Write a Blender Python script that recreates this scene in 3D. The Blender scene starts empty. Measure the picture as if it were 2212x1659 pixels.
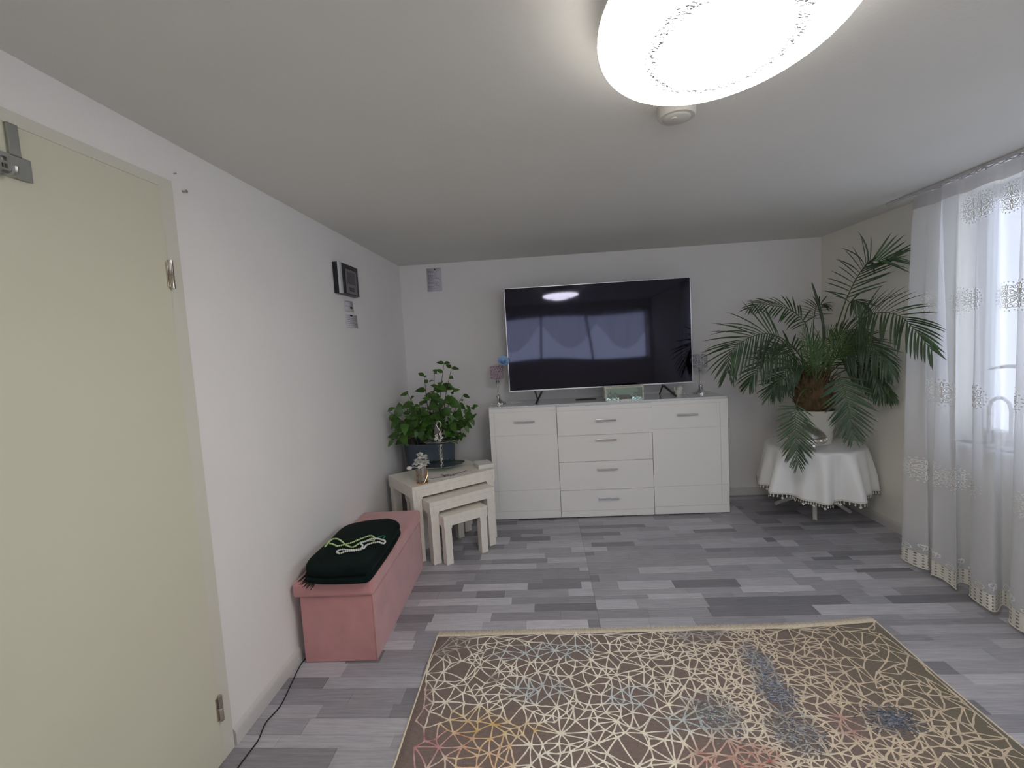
import bpy, bmesh, math, random
from mathutils import Vector, Matrix, noise as mnoise
from mathutils.geometry import delaunay_2d_cdt
random.seed(7)
R = random.Random(11)
S = bpy.context.scene
COL = S.collection
PI = math.pi

# ------------------------------------------------------------------ camera
cam_d = bpy.data.cameras.new('camera')
cam = bpy.data.objects.new('camera', cam_d)
COL.objects.link(cam)
cam_d.sensor_width = 36.0
cam_d.lens = 36.0 * 1023.24 / 2212.0
cam_d.clip_start = 0.02
yaw, pitch, roll = -0.0665, 0.0812, 0.0571
fw = Vector((math.sin(yaw) * math.cos(pitch), math.cos(yaw) * math.cos(pitch), -math.sin(pitch)))
rt = Vector((math.cos(yaw), -math.sin(yaw), 0))
dn = fw.cross(rt)
r2 = rt * math.cos(roll) + dn * math.sin(roll)
d2 = dn * math.cos(roll) - rt * math.sin(roll)
m = Matrix((r2, -d2, -fw)).transposed().to_4x4()
m.translation = Vector((0, 0, 1.4))
cam.matrix_world = m
S.camera = cam

# ------------------------------------------------------------------ world (overcast daylight) and exposure
W = bpy.data.worlds.new('overcast_sky')
S.world = W
W.use_nodes = True
W.node_tree.nodes['Background'].inputs[0].default_value = (0.80, 0.85, 1.0, 1)
W.node_tree.nodes['Background'].inputs[1].default_value = 1.4
LAMP_STRENGTH = 7.8
S.view_settings.view_transform = 'Standard'
S.view_settings.look = 'None'
S.view_settings.exposure = 1.46
S.view_settings.gamma = 1.0
S.view_settings.use_curve_mapping = False

XL, XR, YB, YR, H = -1.198, 2.33, 4.12, -1.3, 2.14

# ------------------------------------------------------------------ helpers
def srgb(r, g, b):
    f = lambda c: (c / 255 / 12.92) if c / 255 <= 0.04045 else ((c / 255 + 0.055) / 1.055) ** 2.4
    return (f(r), f(g), f(b), 1)

def mat(name, col, rough=0.5, metal=0.0, var=0.0, scale=20, bump=0.0, bscale=200, spec=0.5, stretch=(1, 1, 1), sheen=0.0, trans=0.0, objvar=0.0, emit=None, estr=0, coat=0.0):
    M = bpy.data.materials.new(name)
    M.use_nodes = True
    nt = M.node_tree
    b = nt.nodes['Principled BSDF']
    b.inputs['Base Color'].default_value = col
    b.inputs['Roughness'].default_value = rough
    b.inputs['Metallic'].default_value = metal
    b.inputs['Specular IOR Level'].default_value = spec
    if sheen:
        b.inputs['Sheen Weight'].default_value = sheen
    if trans:
        b.inputs['Transmission Weight'].default_value = trans
    if coat:
        b.inputs['Coat Weight'].default_value = coat
    if emit:
        b.inputs['Emission Color'].default_value = emit
        b.inputs['Emission Strength'].default_value = estr
    geo = nt.nodes.new('ShaderNodeNewGeometry')
    mp = nt.nodes.new('ShaderNodeMapping')
    mp.inputs['Scale'].default_value = stretch
    nt.links.new(geo.outputs['Position'], mp.inputs[0])
    if var or objvar:
        nz = nt.nodes.new('ShaderNodeTexNoise')
        nz.inputs['Scale'].default_value = scale
        nz.inputs['Detail'].default_value = 5
        nt.links.new(mp.outputs[0], nz.inputs['Vector'])
        hs = nt.nodes.new('ShaderNodeHueSaturation')
        hs.inputs['Color'].default_value = col
        mr = nt.nodes.new('ShaderNodeMapRange')
        mr.inputs[3].default_value = 1 - var
        mr.inputs[4].default_value = 1 + var
        mr.inputs[1].default_value = 0.3
        mr.inputs[2].default_value = 0.7
        nt.links.new(nz.outputs[0], mr.inputs[0])
        if objvar:
            oi = nt.nodes.new('ShaderNodeObjectInfo')
            m2 = nt.nodes.new('ShaderNodeMapRange')
            m2.inputs[3].default_value = 1 - objvar
            m2.inputs[4].default_value = 1 + objvar
            nt.links.new(oi.outputs['Random'], m2.inputs[0])
            mu = nt.nodes.new('ShaderNodeMath'); mu.operation = 'MULTIPLY'
            nt.links.new(mr.outputs[0], mu.inputs[0]); nt.links.new(m2.outputs[0], mu.inputs[1])
            nt.links.new(mu.outputs[0], hs.inputs['Value'])
        else:
            nt.links.new(mr.outputs[0], hs.inputs['Value'])
        nt.links.new(hs.outputs[0], b.inputs['Base Color'])
    if bump:
        n2 = nt.nodes.new('ShaderNodeTexNoise')
        n2.inputs['Scale'].default_value = bscale
        n2.inputs['Detail'].default_value = 4
        nt.links.new(mp.outputs[0], n2.inputs['Vector'])
        bp = nt.nodes.new('ShaderNodeBump')
        bp.inputs['Strength'].default_value = bump
        bp.inputs['Distance'].default_value = 0.004
        nt.links.new(n2.outputs[0], bp.inputs['Height'])
        nt.links.new(bp.outputs[0], b.inputs['Normal'])
    return M

def vcol_mat(name, rough=0.8, grain=0.12, scale=60, stretch=(1, 1, 1), bump=0.0, sheen=0.0, spec=0.3):
    """base colour from the mesh's colour attribute 'tone', with fine grain"""
    M = bpy.data.materials.new(name); M.use_nodes = True
    nt = M.node_tree; b = nt.nodes['Principled BSDF']
    b.inputs['Roughness'].default_value = rough
    b.inputs['Specular IOR Level'].default_value = spec
    if sheen: b.inputs['Sheen Weight'].default_value = sheen
    at = nt.nodes.new('ShaderNodeAttribute'); at.attribute_name = 'tone'
    geo = nt.nodes.new('ShaderNodeNewGeometry')
    mp = nt.nodes.new('ShaderNodeMapping'); mp.inputs['Scale'].default_value = stretch
    nt.links.new(geo.outputs['Position'], mp.inputs[0])
    nz = nt.nodes.new('ShaderNodeTexNoise'); nz.inputs['Scale'].default_value = scale; nz.inputs['Detail'].default_value = 6; nz.inputs['Roughness'].default_value = 0.65
    nt.links.new(mp.outputs[0], nz.inputs['Vector'])
    mr = nt.nodes.new('ShaderNodeMapRange'); mr.inputs[1].default_value = 0.3; mr.inputs[2].default_value = 0.7
    mr.inputs[3].default_value = 1 - grain; mr.inputs[4].default_value = 1 + grain
    nt.links.new(nz.outputs[0], mr.inputs[0])
    hs = nt.nodes.new('ShaderNodeHueSaturation')
    nt.links.new(at.outputs['Color'], hs.inputs['Color']); nt.links.new(mr.outputs[0], hs.inputs['Value'])
    nt.links.new(hs.outputs[0], b.inputs['Base Color'])
    if bump:
        bp = nt.nodes.new('ShaderNodeBump'); bp.inputs['Strength'].default_value = bump; bp.inputs['Distance'].default_value = 0.002
        nt.links.new(nz.outputs[0], bp.inputs['Height']); nt.links.new(bp.outputs[0], b.inputs['Normal'])
    return M

def glass_mat(name, tint=(0.9, 0.97, 0.95, 1), rough=0.02, opacity=0.12):
    """thin clear glass: mostly see-through, with a surface reflection"""
    M = bpy.data.materials.new(name); M.use_nodes = True
    nt = M.node_tree; nt.nodes.clear()
    out = nt.nodes.new('ShaderNodeOutputMaterial')
    tr = nt.nodes.new('ShaderNodeBsdfTransparent'); tr.inputs[0].default_value = tint
    gl = nt.nodes.new('ShaderNodeBsdfGlossy'); gl.inputs['Roughness'].default_value = rough
    fr = nt.nodes.new('ShaderNodeLayerWeight'); fr.inputs[0].default_value = 0.35
    ad = nt.nodes.new('ShaderNodeMath'); ad.operation = 'MULTIPLY_ADD'; ad.inputs[1].default_value = 0.6; ad.inputs[2].default_value = opacity
    nt.links.new(fr.outputs['Fresnel'], ad.inputs[0])
    mx = nt.nodes.new('ShaderNodeMixShader')
    nt.links.new(ad.outputs[0], mx.inputs[0]); nt.links.new(tr.outputs[0], mx.inputs[1]); nt.links.new(gl.outputs[0], mx.inputs[2])
    nt.links.new(mx.outputs[0], out.inputs[0])
    return M

def sheer_mat(name, col, alpha, transl=0.5):
    """see-through woven voile: holes between threads + threads that scatter and transmit light"""
    M = bpy.data.materials.new(name); M.use_nodes = True
    nt = M.node_tree; nt.nodes.clear()
    out = nt.nodes.new('ShaderNodeOutputMaterial')
    tr = nt.nodes.new('ShaderNodeBsdfTransparent')
    df = nt.nodes.new('ShaderNodeBsdfDiffuse'); df.inputs[0].default_value = col
    tl = nt.nodes.new('ShaderNodeBsdfTranslucent'); tl.inputs[0].default_value = col
    m1 = nt.nodes.new('ShaderNodeMixShader'); m1.inputs[0].default_value = transl
    nt.links.new(df.outputs[0], m1.inputs[1]); nt.links.new(tl.outputs[0], m1.inputs[2])
    lw = nt.nodes.new('ShaderNodeLayerWeight'); lw.inputs[0].default_value = 0.35
    mr = nt.nodes.new('ShaderNodeMapRange'); mr.inputs[1].default_value = 0.0; mr.inputs[2].default_value = 1.0
    mr.inputs[3].default_value = alpha; mr.inputs[4].default_value = min(0.97, alpha + 0.45)
    nt.links.new(lw.outputs['Facing'], mr.inputs[0])
    m2 = nt.nodes.new('ShaderNodeMixShader')
    nt.links.new(mr.outputs[0], m2.inputs[0]); nt.links.new(tr.outputs[0], m2.inputs[1]); nt.links.new(m1.outputs[0], m2.inputs[2])
    nt.links.new(m2.outputs[0], out.inputs[0])
    return M

def tag(o, label=None, cat=None, group=None, kind=None):
    if label: o['label'] = label
    if cat: o['category'] = cat
    if group: o['group'] = group
    if kind: o['kind'] = kind
    return o

def thing(name, label, cat, loc=(0, 0, 0), rz=0.0, group=None):
    o = bpy.data.objects.new(name, None)
    o.empty_display_size = 0.05
    COL.objects.link(o)
    o.location = loc; o.rotation_euler = (0, 0, rz)
    return tag(o, label, cat, group)

class MB:
    def __init__(s): s.bm = bmesh.new(); s.flat = False
    def add(s, vs, fs):
        bv = [s.bm.verts.new(v) for v in vs]
        out = []
        for f in fs:
            try: out.append(s.bm.faces.new([bv[i] for i in f]))
            except ValueError: pass
        return bv, out
    def box(s, x0, x1, y0, y1, z0, z1, bev=0.0, seg=2, M=None):
        t = bmesh.new()
        bmesh.ops.create_cube(t, size=1)
        for v in t.verts:
            v.co = Vector(((x0 + x1) / 2 + v.co.x * (x1 - x0), (y0 + y1) / 2 + v.co.y * (y1 - y0), (z0 + z1) / 2 + v.co.z * (z1 - z0)))
        if bev > 0:
            s.flat = True
            bmesh.ops.bevel(t, geom=t.edges[:], offset=bev, segments=seg, profile=0.5, affect='EDGES', clamp_overlap=True)
        if M is not None: bmesh.ops.transform(t, matrix=M, verts=t.verts[:])
        s.merge(t)
        return s
    def merge(s, t):
        t.verts.index_update()
        vs = [v.co.copy() for v in t.verts]
        fs = [[v.index for v in f.verts] for f in t.faces]
        t.free()
        return s.add(vs, fs)
    def prism(s, pts, a, b, bev=0, axis='z'):
        """polygon pts extruded from a to b along axis"""
        n = len(pts)
        mk = {'z': lambda p, h: (p[0], p[1], h), 'x': lambda p, h: (h, p[0], p[1]), 'y': lambda p, h: (p[0], h, p[1])}[axis]
        vs = [mk(p, a) for p in pts] + [mk(p, b) for p in pts]
        fs = [list(range(n))[::-1], list(range(n, 2 * n))] + [[i, (i + 1) % n, n + (i + 1) % n, n + i] for i in range(n)]
        t = bmesh.new()
        bv = [t.verts.new(v) for v in vs]
        for f in fs: t.faces.new([bv[i] for i in f])
        bmesh.ops.recalc_face_normals(t, faces=t.faces[:])
        if bev: s.flat = True
        if bev: bmesh.ops.bevel(t, geom=t.edges[:], offset=bev, segments=2, profile=0.5, affect='EDGES', clamp_overlap=True)
        s.merge(t); return s
    def tube(s, pts, r, n=6, cap=True, closed=False):
        pts = [Vector(p) for p in pts]
        if not hasattr(r, '__len__'): r = [r] * len(pts)
        rings = []; up = None
        N = len(pts)
        for i, p in enumerate(pts):
            if closed: d = pts[(i + 1) % N] - pts[i - 1]
            else: d = pts[min(i + 1, N - 1)] - pts[max(i - 1, 0)]
            if d.length < 1e-9: d = Vector((0, 0, 1))
            d.normalize()
            if up is None: up = Vector((0, 0, 1)) if abs(d.z) < 0.9 else Vector((1, 0, 0))
            a = d.cross(up)
            if a.length < 1e-6: a = d.cross(Vector((0.3, 1, 0.2)))
            a.normalize(); b = a.cross(d).normalized(); up = b
            rings.append([s.bm.verts.new(p + (a * math.cos(2 * PI * k / n) + b * math.sin(2 * PI * k / n)) * r[i]) for k in range(n)])
        L = N if closed else N - 1
        for i in range(L):
            A, B = rings[i], rings[(i + 1) % N]
            for k in range(n):
                s.bm.faces.new([A[k], A[(k + 1) % n], B[(k + 1) % n], B[k]])
        if cap and not closed:
            s.bm.faces.new(rings[0][::-1]); s.bm.faces.new(rings[-1])
        return s
    def lathe(s, prof, c=(0, 0, 0), n=32, sx=1, sy=1, rz=0, M=None, capb=True, capt=True, wob=None):
        rings = []
        for (r, z) in prof:
            ring = []
            for k in range(n):
                a = 2 * PI * k / n
                rr = r * (wob(a, z) if wob else 1)
                x, y = rr * math.cos(a) * sx, rr * math.sin(a) * sy
                x, y = x * math.cos(rz) - y * math.sin(rz), x * math.sin(rz) + y * math.cos(rz)
                p = Vector((c[0] + x, c[1] + y, c[2] + z))
                if M is not None: p = M @ p
                ring.append(s.bm.verts.new(p))
            rings.append(ring)
        for A, B in zip(rings, rings[1:]):
            for k in range(n):
                s.bm.faces.new([A[k], A[(k + 1) % n], B[(k + 1) % n], B[k]])
        if capb: s.bm.faces.new(rings[0][::-1])
        if capt: s.bm.faces.new(rings[-1])
        return s
    def ball(s, c, r, u=8, v=6, sc=(1, 1, 1)):
        t = bmesh.new(); bmesh.ops.create_uvsphere(t, u_segments=u, v_segments=v, radius=r)
        for q in t.verts: q.co = Vector((c[0] + q.co.x * sc[0], c[1] + q.co.y * sc[1], c[2] + q.co.z * sc[2]))
        s.merge(t); return s
    def build(s, name, material, parent=None, smooth=True, kind=None, label=None, shade=40, recalc=True, M=None):
        if M is not None: bmesh.ops.transform(s.bm, matrix=M, verts=s.bm.verts[:])
        if recalc: bmesh.ops.recalc_face_normals(s.bm, faces=s.bm.faces[:])
        me = bpy.data.meshes.new(name)
        s.bm.to_mesh(me); s.bm.free()
        if smooth:
            me.polygons.foreach_set('use_smooth', [True] * len(me.polygons))
            me.set_sharp_from_angle(angle=math.radians(shade))
        me.materials.append(material)
        o = bpy.data.objects.new(name, me); COL.objects.link(o)
        if smooth and s.flat:
            wn_ = o.modifiers.new('weighted_normal', 'WEIGHTED_NORMAL'); wn_.keep_sharp = True; wn_.weight = 100
        if parent is not None: o.parent = parent
        if kind: o['kind'] = kind
        if label: o['label'] = label
        return o

def mesh_obj(name, vs, fs, material, parent=None, tones=None, smooth=False, kind=None):
    me = bpy.data.meshes.new(name); me.from_pydata(vs, [], fs)
    if tones is not None:
        a = me.color_attributes.new('tone', 'FLOAT_COLOR', 'POINT')
        flat = []
        for t in tones: flat.extend((t[0], t[1], t[2], 1.0))
        a.data.foreach_set('color', flat)
    if smooth: me.polygons.foreach_set('use_smooth', [True] * len(me.polygons))
    me.materials.append(material)
    o = bpy.data.objects.new(name, me); COL.objects.link(o)
    if parent is not None: o.parent = parent
    if kind: o['kind'] = kind
    return o

def dup(root):
    """a thing with its parts and sub-parts copied"""
    c = root.copy(); COL.objects.link(c)
    for ch in list(root.children):
        d = dup(ch); d.parent = c
    return c

def spline(P, n):
    """Catmull-Rom through P, n samples"""
    P = [Vector(p) for p in P]
    Q = [P[0] * 2 - P[1]] + P + [P[-1] * 2 - P[-2]]
    out = []
    m = len(P) - 1
    for i in range(n):
        t = i / (n - 1) * m; k = min(int(t), m - 1); f = t - k
        a, b, c, d = Q[k], Q[k + 1], Q[k + 2], Q[k + 3]
        out.append(0.5 * ((2 * b) + (c - a) * f + (2 * a - 5 * b + 4 * c - d) * f * f + (3 * b - a - 3 * c + d) * f ** 3))
    return out

# ------------------------------------------------------------------ materials
M_wall = mat('wall_paint', srgb(239, 235, 231), 0.85, bump=0.12, bscale=160, var=0.012, scale=3)
M_wall_cream = mat('wall_paint_warm', srgb(239, 235, 223), 0.85, bump=0.12, bscale=160, var=0.012, scale=3)
M_ceil = mat('ceiling_paint', srgb(228, 226, 220), 0.9, bump=0.15, bscale=120, var=0.015, scale=2)
M_base = mat('baseboard_white', srgb(205, 202, 197), 0.5)
M_door = mat('door_cream', srgb(216, 213, 190), 0.45, var=0.012, scale=4)
M_casing = mat('door_casing', srgb(219, 215, 200), 0.45)
M_plank = vcol_mat('wood_print', rough=0.42, grain=0.21, scale=7, stretch=(1.1, 14, 1), bump=0.10, spec=0.45)
M_sub = mat('floor_base', srgb(110, 108, 110), 0.6)
M_white = mat('white_lacquer', srgb(246, 243, 237), 0.28, coat=0.1)
M_whitetop = mat('white_gloss_top', srgb(225, 226, 226), 0.12, coat=0.3)
M_chrome = mat('chrome', (0.78, 0.78, 0.80, 1), 0.14, 1.0)
M_steel = mat('brushed_steel', (0.42, 0.43, 0.41, 1), 0.38, 1.0, var=0.05, scale=30)
M_nickel = mat('nickel', (0.55, 0.50, 0.44, 1), 0.25, 1.0)
M_silver = mat('engraved_silver', (0.72, 0.68, 0.64, 1), 0.22, 1.0, bump=0.6, bscale=130)
M_gold = mat('gold_wire', (0.78, 0.50, 0.26, 1), 0.22, 1.0)
M_dark = mat('dark_plastic', srgb(26, 26, 30), 0.4)
M_screen = bpy.data.materials.new('tv_glass'); M_screen.use_nodes = True
_b = M_screen.node_tree.nodes['Principled BSDF']
_b.inputs['Base Color'].default_value = (0.0015, 0.0015, 0.003, 1); _b.inputs['Roughness'].default_value = 0.045
_b.inputs['Specular Tint'].default_value = (0.74, 0.74, 1.0, 1); _b.inputs['Specular IOR Level'].default_value = 0.62
_n = M_screen.node_tree.nodes.new('ShaderNodeTexNoise'); _n.inputs['Scale'].default_value = 1.7; _n.inputs['Detail'].default_value = 0
_p = M_screen.node_tree.nodes.new('ShaderNodeBump'); _p.inputs['Strength'].default_value = 0.22; _p.inputs['Distance'].default_value = 0.02
_g = M_screen.node_tree.nodes.new('ShaderNodeNewGeometry')
M_screen.node_tree.links.new(_g.outputs['Position'], _n.inputs['Vector'])
M_screen.node_tree.links.new(_n.outputs[0], _p.inputs['Height']); M_screen.node_tree.links.new(_p.outputs[0], _b.inputs['Normal'])
M_tvframe = mat('tv_silver', (0.62, 0.60, 0.60, 1), 0.3, 1.0)
M_tvleg = mat('tv_leg', srgb(70, 68, 72), 0.4, 0.6)
M_nest = mat('crackled_cream', srgb(238, 231, 218), 0.5, var=0.045, scale=35, bump=0.12, bscale=70)
M_pink = mat('pink_velvet', srgb(196, 138, 136), 0.85, var=0.10, scale=9, bump=0.10, bscale=300, sheen=0.45)
M_pinkin = mat('pink_velvet_shadow_gap', srgb(120, 74, 74), 0.9)
M_throw = mat('dark_green_velvet', srgb(8, 25, 23), 0.95, var=0.3, scale=14, bump=0.2, bscale=160, sheen=0.02, spec=0.15)
M_fringe_g = mat('green_fringe', srgb(30, 36, 26), 0.95)
M_bead_g = mat('green_pearl', srgb(190, 215, 150), 0.25)
M_bead_w = mat('white_pearl', srgb(222, 222, 214), 0.25)
M_thread = mat('green_thread', srgb(30, 130, 90), 0.7)
M_leaf = mat('bush_leaf', srgb(62, 98, 34), 0.45, var=0.22, scale=40, objvar=0.35)
M_stem = mat('bush_stem', srgb(70, 52, 42), 0.8)
M_planter = mat('blue_grey_planter', srgb(84, 96, 108), 0.5, var=0.03)
M_soil = mat('soil', srgb(38, 30, 26), 0.95, var=0.3, scale=60, bump=0.5, bscale=80)
M_palm = mat('palm_leaf', srgb(58, 80, 50), 0.42, var=0.2, scale=6, objvar=0.22)
M_palm_y = mat('young_palm_leaf', srgb(70, 104, 48), 0.45, var=0.2, scale=8, objvar=0.2)
M_rachis = mat('palm_rachis', srgb(82, 98, 60), 0.5)
M_trunk = mat('palm_fibre', srgb(104, 84, 58), 0.95, var=0.4, scale=30, stretch=(3, 3, 0.5), bump=0.8, bscale=50)
M_pot = mat('white_pot', srgb(232, 230, 216), 0.35)
M_satin = mat('white_satin', srgb(236, 235, 231), 0.36, sheen=0.3, bump=0.12, bscale=14, spec=0.6)
M_lace = mat('lace_trim', srgb(218, 214, 204), 0.8)
M_tableleg = mat('white_table_leg', srgb(205, 204, 195), 0.4)
M_glass = glass_mat('clear_glass', (0.80, 0.90, 0.87, 1), 0.02, 0.16)
M_rim = glass_mat('glass_rim', (0.70, 0.86, 0.80, 1), 0.05, 0.45)
M_pane = glass_mat('window_glass', (0.97, 0.99, 1.0, 1), 0.0, 0.03)
M_vase = glass_mat('vase_glass', (0.97, 0.95, 0.93, 1), 0.03, 0.12)
M_flower = mat('white_flower', srgb(226, 224, 216), 0.7)
M_purple = mat('purple_bud', srgb(110, 92, 108), 0.7)
M_rose = mat('blue_rose', srgb(150, 186, 226), 0.7)
M_crystal = mat('pink_crystal', srgb(238, 200, 222), 0.06, 0.0, spec=1.0, trans=0.35)
M_crystal_c = mat('clear_crystal', srgb(238, 238, 246), 0.05, 0.0, spec=1.0, trans=0.4)
M_mirror = mat('mirror', (0.86, 0.90, 0.88, 1), 0.03, 1.0)
M_trim_cr = mat('rhinestone', (0.95, 0.91, 0.80, 1), 0.3, 0.2)
M_paper = mat('paper', srgb(212, 208, 214), 0.9)
M_ink = mat('ink', srgb(98, 92, 112), 0.9)
M_inkdark = mat('ink_black', srgb(40, 38, 46), 0.9)
M_panel = mat('intercom_grey', srgb(120, 112, 120), 0.45)
M_lcd = mat('intercom_screen', srgb(66, 58, 66), 0.3)
M_icsilver = mat('intercom_silver', (0.72, 0.72, 0.76, 1), 0.3, 0.8)
M_detector = mat('detector_white', srgb(206, 202, 196), 0.5)
M_cable = mat('black_cable', srgb(18, 17, 18), 0.5)
M_rug = vcol_mat('rug_pile', rough=0.95, grain=0.16, scale=180, stretch=(0.5, 1, 1), bump=0.5, sheen=0.15, spec=0.1)
M_rugline = vcol_mat('rug_yarn', rough=0.95, grain=0.22, scale=260, bump=0.6, spec=0.1)
M_rugfringe = mat('rug_fringe', srgb(228, 214, 190), 0.95, var=0.15, scale=90)
M_sheer = sheer_mat('sheer_voile', (0.84, 0.84, 0.85, 1), 0.55, 0.25)
M_tape = sheer_mat('header_tape', (0.55, 0.53, 0.53, 1), 0.82, 0.22)
M_embro = mat('embroidery_thread', srgb(240, 239, 236), 0.7)
M_hem = mat('hem_lace', srgb(226, 222, 210), 0.8)
M_rail = mat('white_rail', srgb(205, 203, 205), 0.4)
M_frame = mat('window_white', srgb(215, 216, 220), 0.35)
M_choc = mat('brown_sweet', srgb(110, 66, 48), 0.5)

# lamp glass: opal glass lit from within
M_lamp = bpy.data.materials.new('lit_opal_glass'); M_lamp.use_nodes = True
_b = M_lamp.node_tree.nodes['Principled BSDF']
_b.inputs['Base Color'].default_value = (0.8, 0.8, 0.8, 1); _b.inputs['Roughness'].default_value = 0.2
_b.inputs['Emission Color'].default_value = (1.0, 0.965, 0.91, 1); _b.inputs['Emission Strength'].default_value = LAMP_STRENGTH

# ------------------------------------------------------------------ room shell
def struct(name, bm, m, label, parent=None):
    o = bm.build(name, m, parent)
    if parent is None: tag(o, label, None, None, 'structure')
    return o

T = 0.18
floor = struct('floor', MB().box(XL - T, XR + T, YR - T, YB + T, -0.12, -0.004), M_sub, 'grey wood strip floor of the room')
struct('ceiling', MB().box(XL - T, XR + T, YR - T, YB + T, H, H + 0.12), M_ceil, 'plain white painted ceiling')
wall_left = struct('wall_left', MB().box(XL - T, XL, YR - T, YB + T, -0.12, H), M_wall, 'white painted wall with the cream door')
struct('wall_back', MB().box(XL, XR, YB, YB + T, -0.12, H), M_wall, 'white painted wall behind the television')
# right wall with the window opening y 1.25..2.83, z 0.72..2.08
wy0, wy1, wz0, wz1 = 1.0, 2.83, 0.715, 2.09
wr = MB()
wr.box(XR, XR + T, YR - T, wy0, -0.12, H).box(XR, XR + T, wy1, YB + T, -0.12, H)
wr.box(XR, XR + T, wy0, wy1, -0.12, wz0).box(XR, XR + T, wy0, wy1, wz1, H)
struct('wall_right', wr, M_wall_cream, 'white painted wall with the curtained window')
# rear wall with a wide window, seen only as a reflection in the television
rx0, rx1, rz0, rz1 = -0.80, 2.25, 1.02, 1.93
wb = MB()
wb.box(XL, rx0, YR - T, YR, -0.12, H).box(rx1, XR, YR - T, YR, -0.12, H)
wb.box(rx0, rx1, YR - T, YR, -0.12, rz0).box(rx0, rx1, YR - T, YR, rz1, H)
struct('wall_rear', wb, M_wall, 'white wall behind the viewer with a wide window')

# baseboards with a rounded top lip
def baseboard(name, a, b, nrm, label):
    a, b, nrm = Vector(a), Vector(b), Vector(nrm)
    prof = [(0.0, 0.0), (0.014, 0.0), (0.014, 0.046), (0.011, 0.055), (0.006, 0.062), (0.0, 0.065)]
    mb = MB(); vs = []
    for P in (a, b):
        for (d, z) in prof: vs.append(P + nrm * d + Vector((0, 0, z)))
    n = len(prof)
    fs = [[i, (i + 1) % n, n + (i + 1) % n, n + i] for i in range(n)] + [list(range(n))[::-1], list(range(n, 2 * n))]
    mb.add(vs, fs)
    return struct(name, mb, M_base, label)
baseboard('baseboard_left', (XL, 1.55, 0), (XL, YB, 0), (1, 0, 0), 'white baseboard along the wall with the door')
baseboard('baseboard_back', (XL + .014, YB, 0), (XR - .014, YB, 0), (0, -1, 0), 'white baseboard behind sideboard and round table')
baseboard('baseboard_right', (XR, -1.2, 0), (XR, YB, 0), (-1, 0, 0), 'white baseboard below the curtained window')

# ------------------------------------------------------------------ floor strips
def plank_tone():
    r = R.random()
    if r < 0.17: g = R.uniform(126, 142)
    elif r < 0.34: g = R.uniform(188, 200)
    else: g = R.uniform(150, 184)
    t = R.uniform(-2, 3)
    c = srgb(g + t * 0.4, g - 2.0, g + 3.5 - t * 0.3)
    return c[:3]
cand = []
for (xa0, xb0) in ((XL, 0.218), (0.218, 1.50), (1.50, XR)):
    y = YR + R.uniform(-0.05, 0)
    while y < YB:
        hgt = R.choice([0.045, 0.058, 0.07, 0.078, 0.078, 0.09])
        ya, yb = max(y, YR), min(y + hgt, YB)
        if yb - ya > 0.005:
            x = xa0 - R.uniform(0, 0.3)
            while x < xb0:
                e = x + R.choice([0.16, 0.22, 0.29, 0.31, 0.36, 0.43, 0.52])
                if e > xb0 - 0.05: e = xb0
                xa, xb = max(x, xa0), min(e, xb0)
                if xb - xa > 0.01: cand.append((xa, xb, ya, yb, plank_tone()))
                x = e
        y += hgt
def hidden(c):
    xm, ym = (c[0] + c[1]) / 2, (c[2] + c[3]) / 2
    if ym < 1.40: return True
    if -0.60 < c[0] and c[1] < 1.50 and ym < 2.17: return True     # under the rug
    if -0.46 < c[0] and c[1] < 1.42 and ym > 3.74: return True     # under the sideboard
    if c[1] < -0.83 and 2.0 < ym < 2.98: return True               # under the pink box
    if xm < -0.5 and ym > 3.5: return True
    if xm - 0.19 * 0 > 0.98 * ym + 0.9: return True                # right of the picture
    return False
vis = [c for c in cand if not hidden(c)]
vis.sort(key=lambda c: -(c[1] - c[0]) / ((c[2] + 0.3) ** 2))
single = vis[:298]; rest = vis[298:] + [c for c in cand if hidden(c)]
def strip_geo(c, g=0.0007, h=0.0):
    x0, x1, y0, y1 = c[0] + g * 0.4, c[1] - g * 0.4, c[2] + g * 0.5, c[3] - g * 0.5
    b = 0.0009
    vs = [(x0, y0, -0.004), (x1, y0, -0.004), (x1, y1, -0.004), (x0, y1, -0.004), (x0, y0, -b), (x1, y0, -b), (x1, y1, -b), (x0, y1, -b),
          (x0 + b, y0 + b, h), (x1 - b, y0 + b, h), (x1 - b, y1 - b, h), (x0 + b, y1 - b, h)]
    fs = [(8, 9, 10, 11)]
    for k in range(4):
        k2 = (k + 1) % 4
        fs += [(k, k2, 4 + k2, 4 + k), (4 + k, 4 + k2, 8 + k2, 8 + k)]
    return vs, fs
for c in single:
    vs, fs = strip_geo(c)
    mesh_obj('floor_strip', vs, fs, M_plank, floor, [c[4]] * len(vs))
V, F, TT = [], [], []
for c in rest:
    vs, fs = strip_geo(c); n = len(V)
    V += vs; F += [tuple(i + n for i in f) for f in fs]; TT += [c[4]] * len(vs)
mesh_obj('floor_strips', V, F, M_plank, floor, TT, kind='stuff')

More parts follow.
